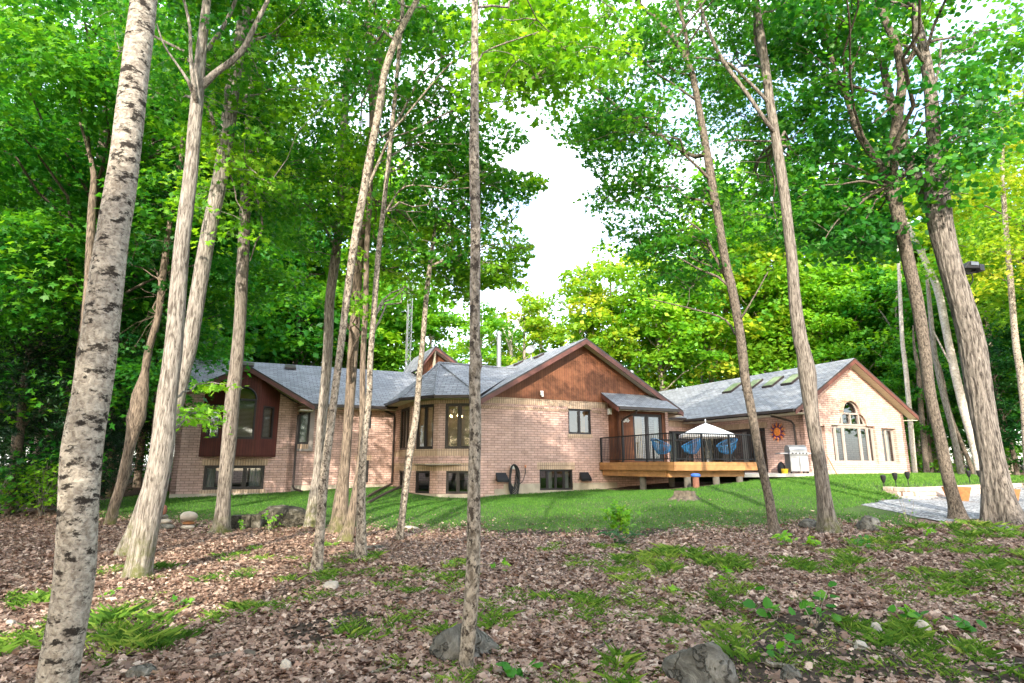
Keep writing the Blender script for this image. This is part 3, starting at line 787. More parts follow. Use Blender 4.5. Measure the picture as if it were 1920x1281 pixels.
# ---- link wall and sunroom
wk = Wall((9.4, 3.9), (14.4, 3.9)); wk.panel('brick_wall', M['brick'], rect(0, wk.L, -.9, 2.6), [rect(3.2, 4.9, -.33, 1.86)])
course(wk, 0, wk.L, 2.1, 2.5); window(wk, 3.2, 4.9, -.33, 1.86, 2, fw=.07, name='patio_door', curtain=[(3.3, 3.9, 'curtain')])
r_link = roof([[H(9.2, 3.45, 2.56), H(14.5, 3.45, 2.56), H(14.5, 8, 5.0), H(9.2, 8, 5.0)], [H(9.2, 8, 5.0), H(14.5, 8, 5.0), H(14.5, 12, 2.6), H(9.2, 12, 2.6)]])
gutter([H(9.9, 3.45, 2.55), H(13.45, 3.45, 2.55)], r_link); soffit(r_link, [H(9.4, 3.47, 2.44), H(13.5, 3.47, 2.44), H(13.5, 3.9, 2.44), H(9.4, 3.9, 2.44)])
ws, wf, wq = Wall((14.4, 3.9), (14.4, -3.28)), Wall((14.4, -3.28), (21.62, -3.28)), Wall((21.62, -3.28), (21.62, 11))
ws.panel('brick_wall', M['brick'], rect(0, ws.L, -.9, 2.5), [rect(.35, 4.95, -.30, 1.80)])
course(ws, .2, 5.1, 1.80, 2.08)
window(ws, .35, 4.95, -.30, 1.80, 4, rec=.12, fw=.09, name='patio_door', curtain=[(.5, 1.0, 'white'), (1.8, 2.4, 'curtain'), (3.2, 3.7, 'white')])
cxs = 17.77 - 14.4
hole = [(cxs - 1.56, .10), (cxs + 1.56, .10), (cxs + 1.56, 1.86), (cxs + 1.02, 1.87)] + [(cxs + .99 * math.cos(a) ** .8 if a < 1.2 else cxs + .62, 1.90 + .62 * math.sin(a)) for a in np.linspace(0, 1.0, 6)] + \
    [(cxs + .62, 2.44)] + arch(cxs, 2.44, .60, 16)[1:-1] + [(cxs - .62, 2.44)] + [(cxs - .99 * math.cos(a) ** .8, 1.90 + .62 * math.sin(a)) for a in np.linspace(1.0, 0, 6)] + [(cxs - 1.02, 1.87), (cxs - 1.56, 1.86)]
wf.panel('sunroom_gable', M['brick'], [(0, -1.0), (wf.L, -1.0), (wf.L, 2.55), (cxs, 4.92), (0, 2.55)], [hole, rect(5.38, 6.49, .10, 1.80), rect(.25, 1.36, .10, 1.80)], back=.3)
wq.panel('brick_wall', M['brick'], rect(0, wq.L, -1, 2.5))
mb = MB(); wf.bar(mb, 0, wf.L - .35, -1.0, -.27, -.2, .03); mb.build('foundation', M['concrete'], house)
mb = MB()
k = 0
for a in np.linspace(.05, math.pi - .05, 20):                    # radial bricks round the arch
    c, s_ = math.cos(a), math.sin(a); r0, r1 = .62, .86
    mb.face([wf.p(cxs + r0 * math.cos(a - .07), .012, 2.44 + r0 * math.sin(a - .07)), wf.p(cxs + r1 * math.cos(a - .07), .012, 2.44 + r1 * math.sin(a - .07)), wf.p(cxs + r1 * math.cos(a + .07), .012, 2.44 + r1 * math.sin(a + .07)), wf.p(cxs + r0 * math.cos(a + .07), .012, 2.44 + r0 * math.sin(a + .07))])
mb.build('arch_brickwork', M['soldier'], house)
fg = 'frame_grey'
window(wf, 5.38, 6.49, .10, 1.80, 2, rec=.2, fw=.07, mat=fg, curtain=[(6.0, 6.4, 'curtain')]); window(wf, .25, 1.36, .10, 1.80, 2, rec=.2, fw=.07, mat=fg)
fr = window(wf, cxs - 1.56, cxs + 1.56, .10, 1.87, 5, rec=.17, fw=.085, mat=fg, name='arched_window', ratio=[.13, .31, .69, .87])
mb = MB()
wf.bar(mb, cxs - 1.02, cxs + 1.02, 1.87, 1.95, -.24, -.10); wf.bar(mb, cxs - .64, cxs + .64, 2.40, 2.48, -.235, -.11)
for x in (-.62, 0, .62): wf.bar(mb, cxs + x - .045, cxs + x + .045, 1.95, 2.40, -.23, -.12)
mb.tube([wf.p(x, -.17, z) for x, z in arch(cxs, 2.46, .57, 20)], .05, 6)
for sg in (1, -1): mb.tube([wf.p(cxs + sg * .98 * math.cos(a) ** .8, -.17, 1.91 + .6 * math.sin(a)) for a in np.linspace(0, 1.0, 8)], .045, 6)
mb.build('arch_frame', M[fg], fr)
g = MB(); g.face([wf.p(cxs - .98, -.21, 1.92), wf.p(cxs + .98, -.21, 1.92), wf.p(cxs + .62, -.21, 2.44)] + [wf.p(x, -.21, z) for x, z in arch(cxs, 2.44, .58, 16)[1:-1]] + [wf.p(cxs - .62, -.21, 2.44)]); g.build('pane', M['glass'], fr)
zE, zR, s0, s1, sm = 2.47, 5.07, 13.4, 22.1, 17.77
r_sun = roof([[H(s0, -3.75, zE), H(sm, -3.75, zR), H(sm, 11, zR), H(s0, 11, zE)], [H(sm, -3.75, zR), H(s1, -3.75, zE), H(s1, 11, zE), H(sm, 11, zR)]])
gable_front(r_sun, s0, s1, sm, zE, zR, -3.75, -3.28, .19)
mb = MB(); mb.obox(H(21.6, -3.7, 2.2), UH * .46, UV_ * 14, Z * .03); mb.obox(H(13.43, -3.7, 2.27), UH * .97, UV_ * 7.4, Z * .03); mb.build('soffit', M['soffit'], r_sun)
gutter([H(s0, 3.45, zE - .01), H(s0, -3.7, zE - .01)], r_sun)
downspout([H(13.42, -2.3, 2.4), H(13.5, -2.3, 2.25), H(14.22, -2.75, 2.0), H(14.33, -2.8, 1.85), H(14.33, -2.85, -.3)], .05)


def sky_light(px, py):
    r = ray(px, py); sl_ = (zR - zE) / (sm - s0)
    # sight line against the left roof plane of the sunroom
    n = Vector((UH.x * -sl_, UH.y * -sl_, 1)); p0 = H(s0, 0, zE); k = p0.dot(n) / r.dot(n); c = r * k
    nn = n.normalized(); du = UV_; dv = (UH + Z * sl_).normalized()
    mb = MB(); mb.obox(c - du * .33 - dv * .55, du * .66, dv * 1.1, nn * .11)
    o = mb.build('skylight', M['gutter'], r_sun)
# children of a part sit one level down: each skylight frame carries its glass in a second material
    return c, du, dv, nn, o


for q in ((1374, 729), (1412, 723), (1450, 718), (1486, 713)):
    c, du, dv, nn, o = sky_light(*q)
    mb = MB(); mb.obox(c - du * .33 - dv * .55, du * .66, dv * 1.1, nn * .10, 1)
    mb.obox(c - du * .28 - dv * .49 + nn * .10, du * .56, dv * .98, nn * .015, 0)
    o.data = mb.mesh('skylight', [M['skylight'], M['gutter']], OFF[o.name])
# back walls, floors and inner walls so that the windows look into rooms
mb = MB()
for a, b, z0, z1 in (((9.4, 9.2), (-.3, 9.2), -1.2, 2.5), ((-.3, 13.4), (-11, 13.4), -1.2, 2.5), ((21.6, 10.9), (14.4, 10.9), -1, 2.5), ((9.4, -.0), (9.4, 9.2), -1.2, 2.5), ((14.4, 11.6), (9.4, 11.6), -1, 2.5), ((14.4, 3.9), (14.4, 11), -1, 2.4)):
    p, q = H(*a, 0), H(*b, 0); mb.face([p + Z * z0, q + Z * z0, q + Z * z1, p + Z * z1])
mb.build('rear_wall', M['brick'], house)
mb = MB()
for a, b, c in (((-2.2, .3), (9.2, 9), .02), ((-10.9, 5.1), (-.2, 13.2), .1), ((14.7, -2.9), (21.4, 10.8), -.28)):
    mb.obox(H(a[0], a[1], c), UH * (b[0] - a[0]), UV_ * (b[1] - a[1]), Z * .04)
mb.build('inner_floor', M['room'], house)
mb = MB()
for a, b, z0, z1 in (((-2.1, 5), (5.7, 5), .06, 2.6), ((5.75, .3), (5.75, 5), .06, 2.6), ((-11, 8.2), (-2.4, 8.2), .14, 2.6), ((6.0, 3), (9.3, 3), .06, 2.6)):
    p, q = H(*a, 0), H(*b, 0); mb.face([p + Z * z0, q + Z * z0, q + Z * z1, p + Z * z1])
for a, b, zc in (((-2.2, .5), (9.3, 5), 2.62),): mb.face([H(a[0], a[1], zc), H(b[0], a[1], zc), H(b[0], b[1], zc), H(a[0], b[1], zc)])
mb.build('inner_wall', M['room'], house)
# lit chandelier in the turret room (seen glowing through the window)
ch = thing('chandelier', 'glowing brass chandelier hanging inside the corner turret window', 'chandelier', H(-.55, 1.75, 1.95))
mb = MB(); c = H(-.55, 1.75, 1.95)
for i in range(6):
    a = i * math.pi / 3; mb.tube([c, c + Vector((.2 * math.cos(a), .2 * math.sin(a), -.08)), c + Vector((.3 * math.cos(a), .3 * math.sin(a), .05))], .012, 5)
mb.tube([c - Z * .1, c + Z * .65], .02, 6); mb.build('chandelier_arms', M['gutter'], ch)
mb = MB()
for i in range(6):
    a = i * math.pi / 3; mb.lathe(c + Vector((.3 * math.cos(a), .3 * math.sin(a), .05)), [(.005, 0), (.03, .03), (.025, .08), (.004, .11)], 8)
mb.build('bulb', M['bulb'], ch)
for (s_, t_, z_, pw) in ((-.55, 1.75, 1.7, 20), (4.6, 2.4, 2.2, 4), (7.4, 1.4, 2.2, 8), (-8.8, 6.2, 2.2, 7)):
    ld = bpy.data.lights.new('room_lamp', 'POINT'); ld.energy = pw; ld.color = (1, .62, .27); ld.shadow_soft_size = .12
    lo = bpy.data.objects.new('room_lamp', ld); COL.objects.link(lo); lo.location = H(s_, t_, z_)
# chimney pipes, vents, dish on the roofs


def flue(base, h, r):
    mb = MB(); mb.lathe(base, [(r * 1.9, -.3), (r * 1.7, .05), (r, .16), (r, h - .25), (r * .8, h - .25), (r * .8, h - .17), (r * 1.25, h - .17), (r * 1.25, h - .02), (r * .4, h + .04)], 18)
    return mb.build('chimney_flue', M['steel_l'], house, smooth=False)


flue(H(3.98, 7.4, 5.0), 2.3, .13); flue(H(12.3, 6.6, 4.2), 1.35, .11)
for s_, t_ in ((3.9, 2.6), (3.9, 4.9)):
    mb = MB(); mb.obox(H(s_, t_, 2.79 + .577 * s_ + .0), UH * .35 + Z * .2, UV_ * .45, Z * .11); mb.build('roof_vent', M['gutter'], house)
for s_, t_ in ((-7.0, 8.2), (-8.9, 8.3)):
    mb = MB(); mb.obox(H(s_, t_, 4.58), UH * .5, UV_ * .4 + Z * .2, Z * .10); mb.build('roof_vent', M['gutter'], house)
mb = MB(); mb.tube([H(-3.2, 6.3, 3.5), H(-3.2, 6.3, 4.0)], .05, 8); mb.build('vent_stack', M['black'], house)
ds = thing('satellite_dish', 'small grey satellite dish on the roof slope beside the main gable', 'satellite dish', H(4.05, 3.6, 5.1))
c = H(4.05, 3.6, 5.62)
mb = MB(); mb.tube([H(4.05, 3.6, 5.05), c], .02, 6); mb.tube([c, c + Vector((-.15, -.28, -.12))], .012, 5); mb.build('mast', M['steel_l'], ds)
mb = MB(); ax = Vector((-.45, -.8, .4)).normalized(); a_ = ax.cross(Z).normalized(); b_ = a_.cross(ax); prv = None
rings = [[c + (a_ * math.cos(q) * .27 + b_ * math.sin(q) * .24) * k + ax * (.07 * k * k) for q in np.linspace(0, 2 * math.pi, 17)[:-1]] for k in (.05, .5, 1)]
for r0, r1 in zip(rings[:-1], rings[1:]):
    for j in range(16): mb.face([r0[j], r0[(j + 1) % 16], r1[(j + 1) % 16], r1[j]])
mb.build('dish', M['steel_l'], ds)
# ------------------------------------------------------------------ deck, patio and the things on them
mb = MB(); mb.slab([H(9.62, -4.15, -.34), H(14.38, -4.15, -.34), H(14.38, 3.88, -.34), H(9.62, 3.88, -.34)], .12)
tag(mb.build('patio', M['patio'], None), kind='structure')
dk = thing('timber_deck', 'raised honey coloured timber deck with black metal railing at the brick gable', 'deck', H(7.5, -2.4, -.8))
D0, D1, T0 = 5.5, 9.58, -4.9
ZD = .13
mb = MB(); n = 34
for i in range(n): t0 = T0 + .06 + i * (4.84 / n); mb.obox(H(D0 + .06, t0, ZD - .04), UH * (D1 - D0 - .1), UV_ * (4.84 / n - .012), Z * .035)
mb.build('decking', M['deckboard'], dk)
mb = MB()
mb.obox(H(D0, T0, -.18), UH * (D1 - D0), UV_ * .045, Z * .31); mb.obox(H(D0, T0 + .045, -.18), UH * .045, UV_ * 4.82, Z * .31); mb.obox(H(D1 - .045, T0 + .045, -.18), UH * .045, UV_ * 4.8, Z * .31)
mb.build('rim_board', M['deck'], dk)
mb = MB()
mb.obox(H(D0 + .10, T0 + .45, -.42), UH * (D1 - D0 - .35), UV_ * .09, Z * .235); mb.obox(H(D0 + .07, T0 + .56, -.42), UH * .09, UV_ * 4.2, Z * .235); mb.obox(H(D1 - .5, T0 + .56, -.42), UH * .09, UV_ * 4.2, Z * .235)
mb.build('beam', M['deck'], dk)
mb = MB()
for i in range(12): mb.obox(H(D0 + .3 + i * .33, T0 + .56, -.18 - .19), UH * .04, UV_ * 4.25, Z * .28)
mb.build('joist', M['pier'], dk)
for s_, t_ in ((6.5, T0 + .5), (7.9, T0 + .5), (9.1, T0 + .5), (5.75, T0 + 2.2), (7.5, T0 + 2.6)):
    p = H(s_, t_, 0); mb = MB(); zb = g1(p.x, p.y) - .15; mb.lathe((p.x, p.y, zb), [(.13, 0), (.13, -.42 - zb)], 12); mb.build('concrete_pier', M['pier'], dk)
RL = ZD + 1.07
posts = [(D0 + .05, T0 + 4.78), (D0 + .05, T0 + 3.2), (D0 + .05, T0 + 1.62), (D0 + .05, T0 + .05), (6.9, T0 + .05), (8.25, T0 + .05), (D1 - .07, T0 + .05)]
for s_, t_ in posts:
    p = H(s_, t_, 0); mb = MB(); mb.cbox((p.x, p.y, ZD + .53), .065, .065, 1.06, math.radians(25)); mb.cbox((p.x, p.y, ZD + .008), .12, .12, .015, math.radians(25)); mb.build('railing_post', M['black'], dk)
for a, b in zip(posts[:-1], posts[1:]):
    p, q = H(*a, 0), H(*b, 0); d = q - p; L = d.length; d.normalize(); nrm = Vector((d.y, -d.x, 0)); mb = MB()
    p2 = p + d * .035; L2 = L - .07
    mb.obox(p2 + Z * (RL - .05) - nrm * .022, d * L2, nrm * .044, Z * .045); mb.obox(p2 + Z * (ZD + .09) - nrm * .015, d * L2, nrm * .03, Z * .03)
    k = int(L2 / .105)
    for i in range(1, k): mb.obox(p2 + d * (L2 * i / k - .008) + Z * (ZD + .12) - nrm * .008, d * .016, nrm * .016, Z * (RL - .05 - ZD - .12))
    mb.build('railing_panel', M['black'], dk)


def lounge_chair(loc, rz, label):
    """Pear-shaped chair of blue cords strung on a bent metal hoop."""
    t = thing('cord_chair', label, 'chair', loc, 'blue cord chairs on the deck'); t.rotation_euler = (0, 0, rz)
    L = Vector(loc)
    hoop = []
    for a in np.linspace(0, 2 * math.pi, 29)[:-1]:
        x = .40 * math.cos(a) * (1 + .18 * math.sin(a)); y = .42 * math.sin(a); hoop.append(Vector((x, y * .95, .60 + .34 * (math.sin(a) * .5 + .5) ** 1.2 - .12 * (1 - abs(math.sin(a))) * 0)))
    low = [Vector((.17 * math.cos(a), .02 + .15 * math.sin(a), .33)) for a in np.linspace(0, 2 * math.pi, 29)[:-1]]
    mb = MB(); mb.tube([p + L for p in hoop + [hoop[0]]], .013, 6); mb.tube([p + L for p in low + [low[0]]], .011, 6); mb.build('hoop', M['blue'], t)
    mb = MB()
    for i in range(28):
        for f in (0, .5):
            j = i + f; a = hoop[i].lerp(hoop[(i + 1) % 28], f); b = low[i].lerp(low[(i + 1) % 28], f); m_ = a.lerp(b, .55) + Vector((b.x - a.x, b.y - a.y, 0)) * -.16 - Z * .05
            mb.tube([a + L, m_ + L, b + L], .0065, 4, caps=False)
    for i in range(14): mb.tube([low[i] + L, low[(28 - i) % 28] + L], .006, 4, caps=False)
    mb.build('cord_seat', M['blue'], t)
    for a in (.5, 2.64, -1.57):
        mb = MB(); mb.tube([L + Vector((.16 * math.cos(a), .02 + .14 * math.sin(a), .33)), L + Vector((.34 * math.cos(a), .36 * math.sin(a), .0))], .011, 6); mb.build('leg', M['black'], t)


lounge_chair(H(6.72, -2.75, ZD), math.radians(100), 'blue cord chair leftmost on the deck, turned to the table')
lounge_chair(H(7.55, -3.55, ZD), math.radians(-80), 'blue cord chair in the middle of the deck, behind the railing corner')
lounge_chair(H(8.95, -4.0, ZD), math.radians(-65), 'blue cord chair at the far right end of the deck by the trunk')
tb = thing('patio_table', 'black metal table standing on the deck between blue chairs', 'table', H(7.5, -2.3, ZD))
mb = MB(); mb.obox(H(6.8, -2.7, ZD + .88), UH * 1.4, UV_ * .75, Z * .04); mb.build('table_top', M['black'], tb)
for s_, t_ in ((6.86, -2.64), (8.14, -2.64), (6.86, -2.02), (8.14, -2.02)):
    mb = MB(); mb.obox(H(s_, t_, ZD), UH * .04, UV_ * .04, Z * .88); mb.build('leg', M['black'], tb)
# umbrella on the patio
uc = H(11.75, .1, -.34)
um = thing('patio_umbrella', 'open white canvas patio umbrella showing above the deck railing', 'umbrella', uc)
mb = MB(); N = 8; apx = uc + Z * 2.36
ring = lambda r, z: [uc + Vector((r * math.cos(i * 2 * math.pi / N + .3), r * math.sin(i * 2 * math.pi / N + .3), z)) for i in range(N)]
r1, r2, r3 = ring(.40, 2.20), ring(1.30, 1.80), ring(1.30, 1.66)
for i in range(N):
    j = (i + 1) % N; mb.face([apx, r1[i], r1[j]]); mb.face([r1[i], r2[i], r2[j], r1[j]]); mb.face([r2[i], r3[i], r3[j], r2[j]])
cn = mb.build('canopy', M['canvas'], um); md = cn.modifiers.new('thick', 'SOLIDIFY'); md.thickness = .012
mb = MB(); mb.tube([uc, uc + Z * 2.5], .022, 8); mb.lathe(uc + Z * 2.42, [(.02, 0), (.04, .04), (.035, .09), (.004, .14)], 10); mb.build('pole', M['white'], um)
mb = MB(); mb.lathe(uc, [(.28, 0), (.28, .05), (.06, .09), (.04, .22)], 20); mb.build('umbrella_base', M['black'], um)
mb = MB()
for i in range(N): mb.tube([uc + Z * 2.3, r2[i] - Z * .04], .008, 4)
mb.build('rib', M['white'], um)
# gas grill
gl = Vector((12.50, 26.6, -.34)); gr = thing('gas_grill', 'stainless steel gas grill with side shelves on the patio by the sunroom', 'grill', gl)
mb = MB(); mb.cbox(gl + Vector((0, 0, .44)), .80, .52, .72)
mb.build('cabinet', M['steel'], gr, bevel=.012)
for sx in (-.2, .2):
    mb = MB(); mb.cbox(gl + Vector((sx, -.275, .42)), .37, .02, .60); mb.tube([gl + Vector((sx - .12, -.30, .68)), gl + Vector((sx + .12, -.30, .68))], .01, 6); mb.build('cabinet_door', M['steel_l'], gr)
mb = MB(); mb.cbox(gl + Vector((0, -.03, .85)), .86, .62, .10); mb.build('control_panel', M['steel_l'], gr, bevel=.01)
for i in range(5):
    mb = MB(); q = gl + Vector((-.3 + .15 * i, -.345, .86)); mb.tube([q, q + Vector((0, -.04, 0))], .026, 10); mb.build('knob', M['black'], gr)
mb = MB(); prof = [(-.27, .9), (-.27, 1.0), (-.23, 1.12), (-.12, 1.21), (.05, 1.23), (.2, 1.17), (.26, 1.05), (.26, .9)]
a = [gl + Vector((-.38, y, z)) for y, z in prof]; b = [gl + Vector((.38, y, z)) for y, z in prof]
for i in range(len(prof) - 1): mb.face([a[i], a[i + 1], b[i + 1], b[i]][::-1])
mb.face(a); mb.face(b[::-1]); mb.tube([gl + Vector((-.28, -.33, 1.02)), gl + Vector((.28, -.33, 1.02))], .014, 6)
mb.build('grill_lid', M['steel'], gr, bevel=.01)
for sx in (-.62, .60):
    mb = MB(); mb.cbox(gl + Vector((sx, 0, .86)), .36, .48, .05); mb.build('side_shelf', M['steel_l'], gr, bevel=.008)
for sx in (-.36, .36):
    for sy in (-.2, .2):
        mb = MB(); q = gl + Vector((sx, sy, .04)); mb.tube([q - Vector((.02, 0, 0)), q + Vector((.02, 0, 0))], .04, 10); mb.build('caster', M['black'], gr)
bk = gl + Vector((-.58, -.05, 0))
pl = thing('yellow_tub', 'small yellow tub on the patio beside the grill', 'tub', bk); mb = MB(); mb.lathe(bk, [(.12, 0), (.15, .2), (.14, .2), (.11, .03)], 14); mb.build('tub_body', M['yellow'], pl)
bg_ = bk + Vector((-.06, .18, 0)); mb = MB()
mb.lathe(bg_, [(.13, 0), (.17, .12), (.16, .34), (.09, .45), (.03, .5)], 12); tag(mb.build('dark_bag', M['black'], None, loc=bg_, smooth=True), 'dark bag slumped under the left shelf of the grill', 'bag')
# sun ornament on the sunroom side wall
so = H(14.37, -1.82, 1.56); sn = thing('sun_ornament', 'orange and purple metal sun face hung on the sunroom brick side wall', 'wall ornament', so)
ou = -UH; a_, b_ = UV_ * -1, Z
disc = lambda r, off, n=20: [so + ou * off + a_ * r * math.cos(q) + b_ * r * math.sin(q) for q in np.linspace(0, 2 * math.pi, n + 1)[:-1]]
mb = MB(); c0, c1, c2 = disc(.20, .03), disc(.17, .07), disc(.06, .10)
for x, y in ((c0, c1), (c1, c2)):
    for i in range(20): mb.face([x[i], x[(i + 1) % 20], y[(i + 1) % 20], y[i]])
mb.face(c2); mb.build('sun_face', M['orange'], sn)
mb = MB(); c0, c1 = disc(.28, .02), disc(.205, .045)
for i in range(20): mb.face([c0[i], c0[(i + 1) % 20], c1[(i + 1) % 20], c1[i]])
mb.build('sun_ring', M['purple'], sn)
for par, m_ in ((0, 'purple'), (1, 'orange')):
    mb = MB()
    for i in range(par, 20, 2):
        q = i * math.pi / 10; ln = .50 if par else .44
        pts = [so + ou * .02 + a_ * (r * math.cos(q + w_)) + b_ * (r * math.sin(q + w_)) for r, w_ in ((.26, 0), (.34, .08), (.42, -.05), (ln, .04))]
        mb.tube(pts, [.035, .03, .018, .004], 5)
    o = mb.build('sun_rays', M[m_], sn)
# leaning stake by the sunroom wall
q = H(15.55, -3.75, 0); zb = g1(q.x, q.y); mb = MB(); mb.tube([Vector((q.x + .1, q.y, zb - .05)), Vector((q.x - .12, q.y + .35, zb + .85))], .022, 8)
tag(mb.build('wooden_stake', M['wood'], None), 'thin orange wooden stake leaning on the sunroom wall', 'stake')
# hose coiled on its hanger
hc = wm.p(1.55, .12, -.42); hs = thing('garden_hose', 'black garden hose coiled on a hanger on the brick gable wall', 'hose', hc)
mb = MB()
for k in range(7):
    rx, rz_ = .11 + .022 * k, .44 + .035 * k; pts = [wm.p(1.55 + rx * math.cos(a) + .02 * math.sin(3 * a + k), .07 + .018 * k, -.42 - .03 * k + rz_ * math.sin(a)) for a in np.linspace(0, 2 * math.pi, 30)]; mb.tube(pts, .019, 6)
mb.build('hose_coil', M['rubber'], hs, smooth=True)
mb = MB(); mb.tube([wm.p(1.72, .1, -.8), wm.p(1.95, .12, -.62), wm.p(2.08, .1, -.3), wm.p(2.10, .05, -.06)], .016, 6); mb.build('hose_lead', M['rubber'], hs, smooth=True)
mb = MB(); wm.bar(mb, 1.44, 1.66, -.14, .02, .012, .07); mb.build('hose_hanger', M['white'], hs)
mb = MB(); mb.tube([wm.p(2.10, 0, -.03), wm.p(2.10, .09, -.03), wm.p(2.10, .09, -.09)], .016, 8); mb.tube([wm.p(2.06, .08, .0), wm.p(2.14, .08, .0)], .012, 6); mb.build('tap', M['orange'], hs)
# long drain pipes lying out from the turret corner
dpl = thing('drain_extension', 'pair of dark downspout extensions reaching onto the lawn from the turret corner', 'drain pipe', H(-3.0, 4.0, -1))
for (pa, pb) in (((-2.45, 4.55), (688, 935)), ((-2.42, 2.6), (690, 946))):
    a = H(*pa, -.80); b = hit(*pb) + Z * .05; mb = MB(); mb.tube([a, a.lerp(b, .5) + Z * .03, b], .05, 8); mb.build('pipe', M['gutter'], dpl)
# well casing with its blue cap
wl = Vector((6.56, 21.75, 0)); wl.z = g1(wl.x, wl.y)
wt = thing('well_casing', 'short rusty well pipe with a blue cap in front of the deck', 'well', wl)
mb = MB(); mb.lathe(wl, [(.115, -.1), (.115, .42)], 18); mb.build('casing', M['rust'], wt)
mb = MB(); mb.lathe(wl + Z * .40, [(.15, 0), (.17, .02), (.17, .07), (.13, .11), (.02, .12)], 20); mb.build('well_cap', M['bluecap'], wt)


# retaining wall of blocks behind the gravel
def wall_blocks(path, h, courses, name, label, bl=.42, dep=.26):
    pts = [Vector(p) for p in path]; seg = [0]
    for a, b in zip(pts[:-1], pts[1:]): seg.append(seg[-1] + (b - a).length)
    def at(d):
        for i in range(len(pts) - 1):
            if d <= seg[i + 1] or i == len(pts) - 2:
                k = (d - seg[i]) / (seg[i + 1] - seg[i]); return pts[i].lerp(pts[i + 1], k)
    mb = MB(); rg = random.Random(3)
    for c in range(courses):
        d = -(c % 2) * bl * .5
        while d < seg[-1]:
            L = bl * rg.uniform(.8, 1.25); a, b = at(max(0, d + .008)), at(min(seg[-1], d + L - .008))
            if (b - a).length > .05:
                t = (b - a).normalized(); nrm = Vector((t.y, -t.x, 0)); z0 = -.05 + c * h / courses; j = rg.uniform(-.012, .012)
                mb.obox(a + Z * (z0 + .004) - nrm * dep * .5 + nrm * (j - .02 * c), b - a, nrm * dep, Z * (h / courses - .008))
            d += L
    return tag(mb.build(name, M['block'], None, bevel=.012), label, 'wall')


rb = [(12.35, 20.75), (12.5, 19.95), (13.3, 20.25), (14.6, 21.1), (16.2, 22.2), (18.2, 23.4), (20.5, 24.8)]
wall_blocks([(x + .17, y - .25, -1.06) for x, y in rb], .42, 3, 'retaining_wall', 'low curved pink block retaining wall behind the gravel')
# solar torches stuck in the lawn


def torch(px, py, label):
    b = hit(px, py); t = thing('garden_torch', label, 'torch light', b, 'black torch lights along the lawn edge')
    mb = MB(); mb.tube([b - Z * .05, b + Z * .28], .016, 6); mb.build('stake', M['black'], t)
    mb = MB(); mb.lathe(b + Z * .26, [(.02, 0), (.05, .05), (.075, .14), (.085, .22), (.08, .25), (.03, .27)], 10); mb.build('torch_head', M['black'], t)


torch(1659, 921, 'black torch light at the left end of the block wall'); torch(1681, 917, 'black torch light, middle of three above the block wall'); torch(1704, 913, 'black torch light, right of three above the block wall')
torch(1819, 908, 'black torch light between the two right trunks, left of the pair'); torch(1838, 907, 'black torch light nearest the big furrowed trunk')


def planter(x, y, label, wt_=.56, wb_=.38, h=.44, rz=.1):
    z0 = g1(x, y); t = Vector((x, y, z0)); o = thing('wooden_planter', label, 'planter', t, 'tapered wooden planters on the gravel')
    ca, sa = math.cos(rz), math.sin(rz); R_ = lambda a, b, c: t + Vector((a * ca - b * sa, a * sa + b * ca, c))
    for k in range(4):
        mb = MB(); q = k * math.pi / 2; cq, sq = math.cos(q), math.sin(q)
        P_ = lambda a, b, c: R_(a * cq - b * sq, a * sq + b * cq, c)
        A = [P_(-wb_ / 2, -wb_ / 2, 0), P_(wb_ / 2, -wb_ / 2, 0), P_(wt_ / 2, -wt_ / 2, h), P_(-wt_ / 2, -wt_ / 2, h)]; B = [P_(-wb_ / 2 + .04, -wb_ / 2 + .04, 0), P_(wb_ / 2 - .04, -wb_ / 2 + .04, 0), P_(wt_ / 2 - .04, -wt_ / 2 + .04, h), P_(-wt_ / 2 + .04, -wt_ / 2 + .04, h)]
        mb.face(A); mb.face(B[::-1])
        for i in range(4): mb.face([A[i], B[i], B[(i + 1) % 4], A[(i + 1) % 4]])
        mb.build('side_board', M['wood'], o)
    mb = MB(); mb.face([R_(-wt_ * .44, -wt_ * .44, h - .06), R_(wt_ * .44, -wt_ * .44, h - .06), R_(wt_ * .44, wt_ * .44, h - .06), R_(-wt_ * .44, wt_ * .44, h - .06)]); mb.build('planter_soil', M['soil'], o)


planter(14.25, 19.6, 'tapered wooden planter partly hidden behind the forked trunk'); planter(15.05, 18.7, 'tapered wooden planter beside the big furrowed trunk')
bq = Vector((16.9, 19.3, 0)); bq.z = g1(bq.x, bq.y)
bn = thing('stone_bench', 'pale grey bench at the right edge of the gravel', 'bench', bq)
mb = MB(); mb.cbox(bq + Z * .45, 1.3, .45, .1, .2); mb.build('seat', M['patio'], bn, bevel=.01)
for sx in (-.45, .45):
    mb = MB(); mb.cbox(bq + Vector((sx * math.cos(.2), sx * math.sin(.2), .2)), .16, .4, .4, .2); mb.build('leg', M['patio'], bn)


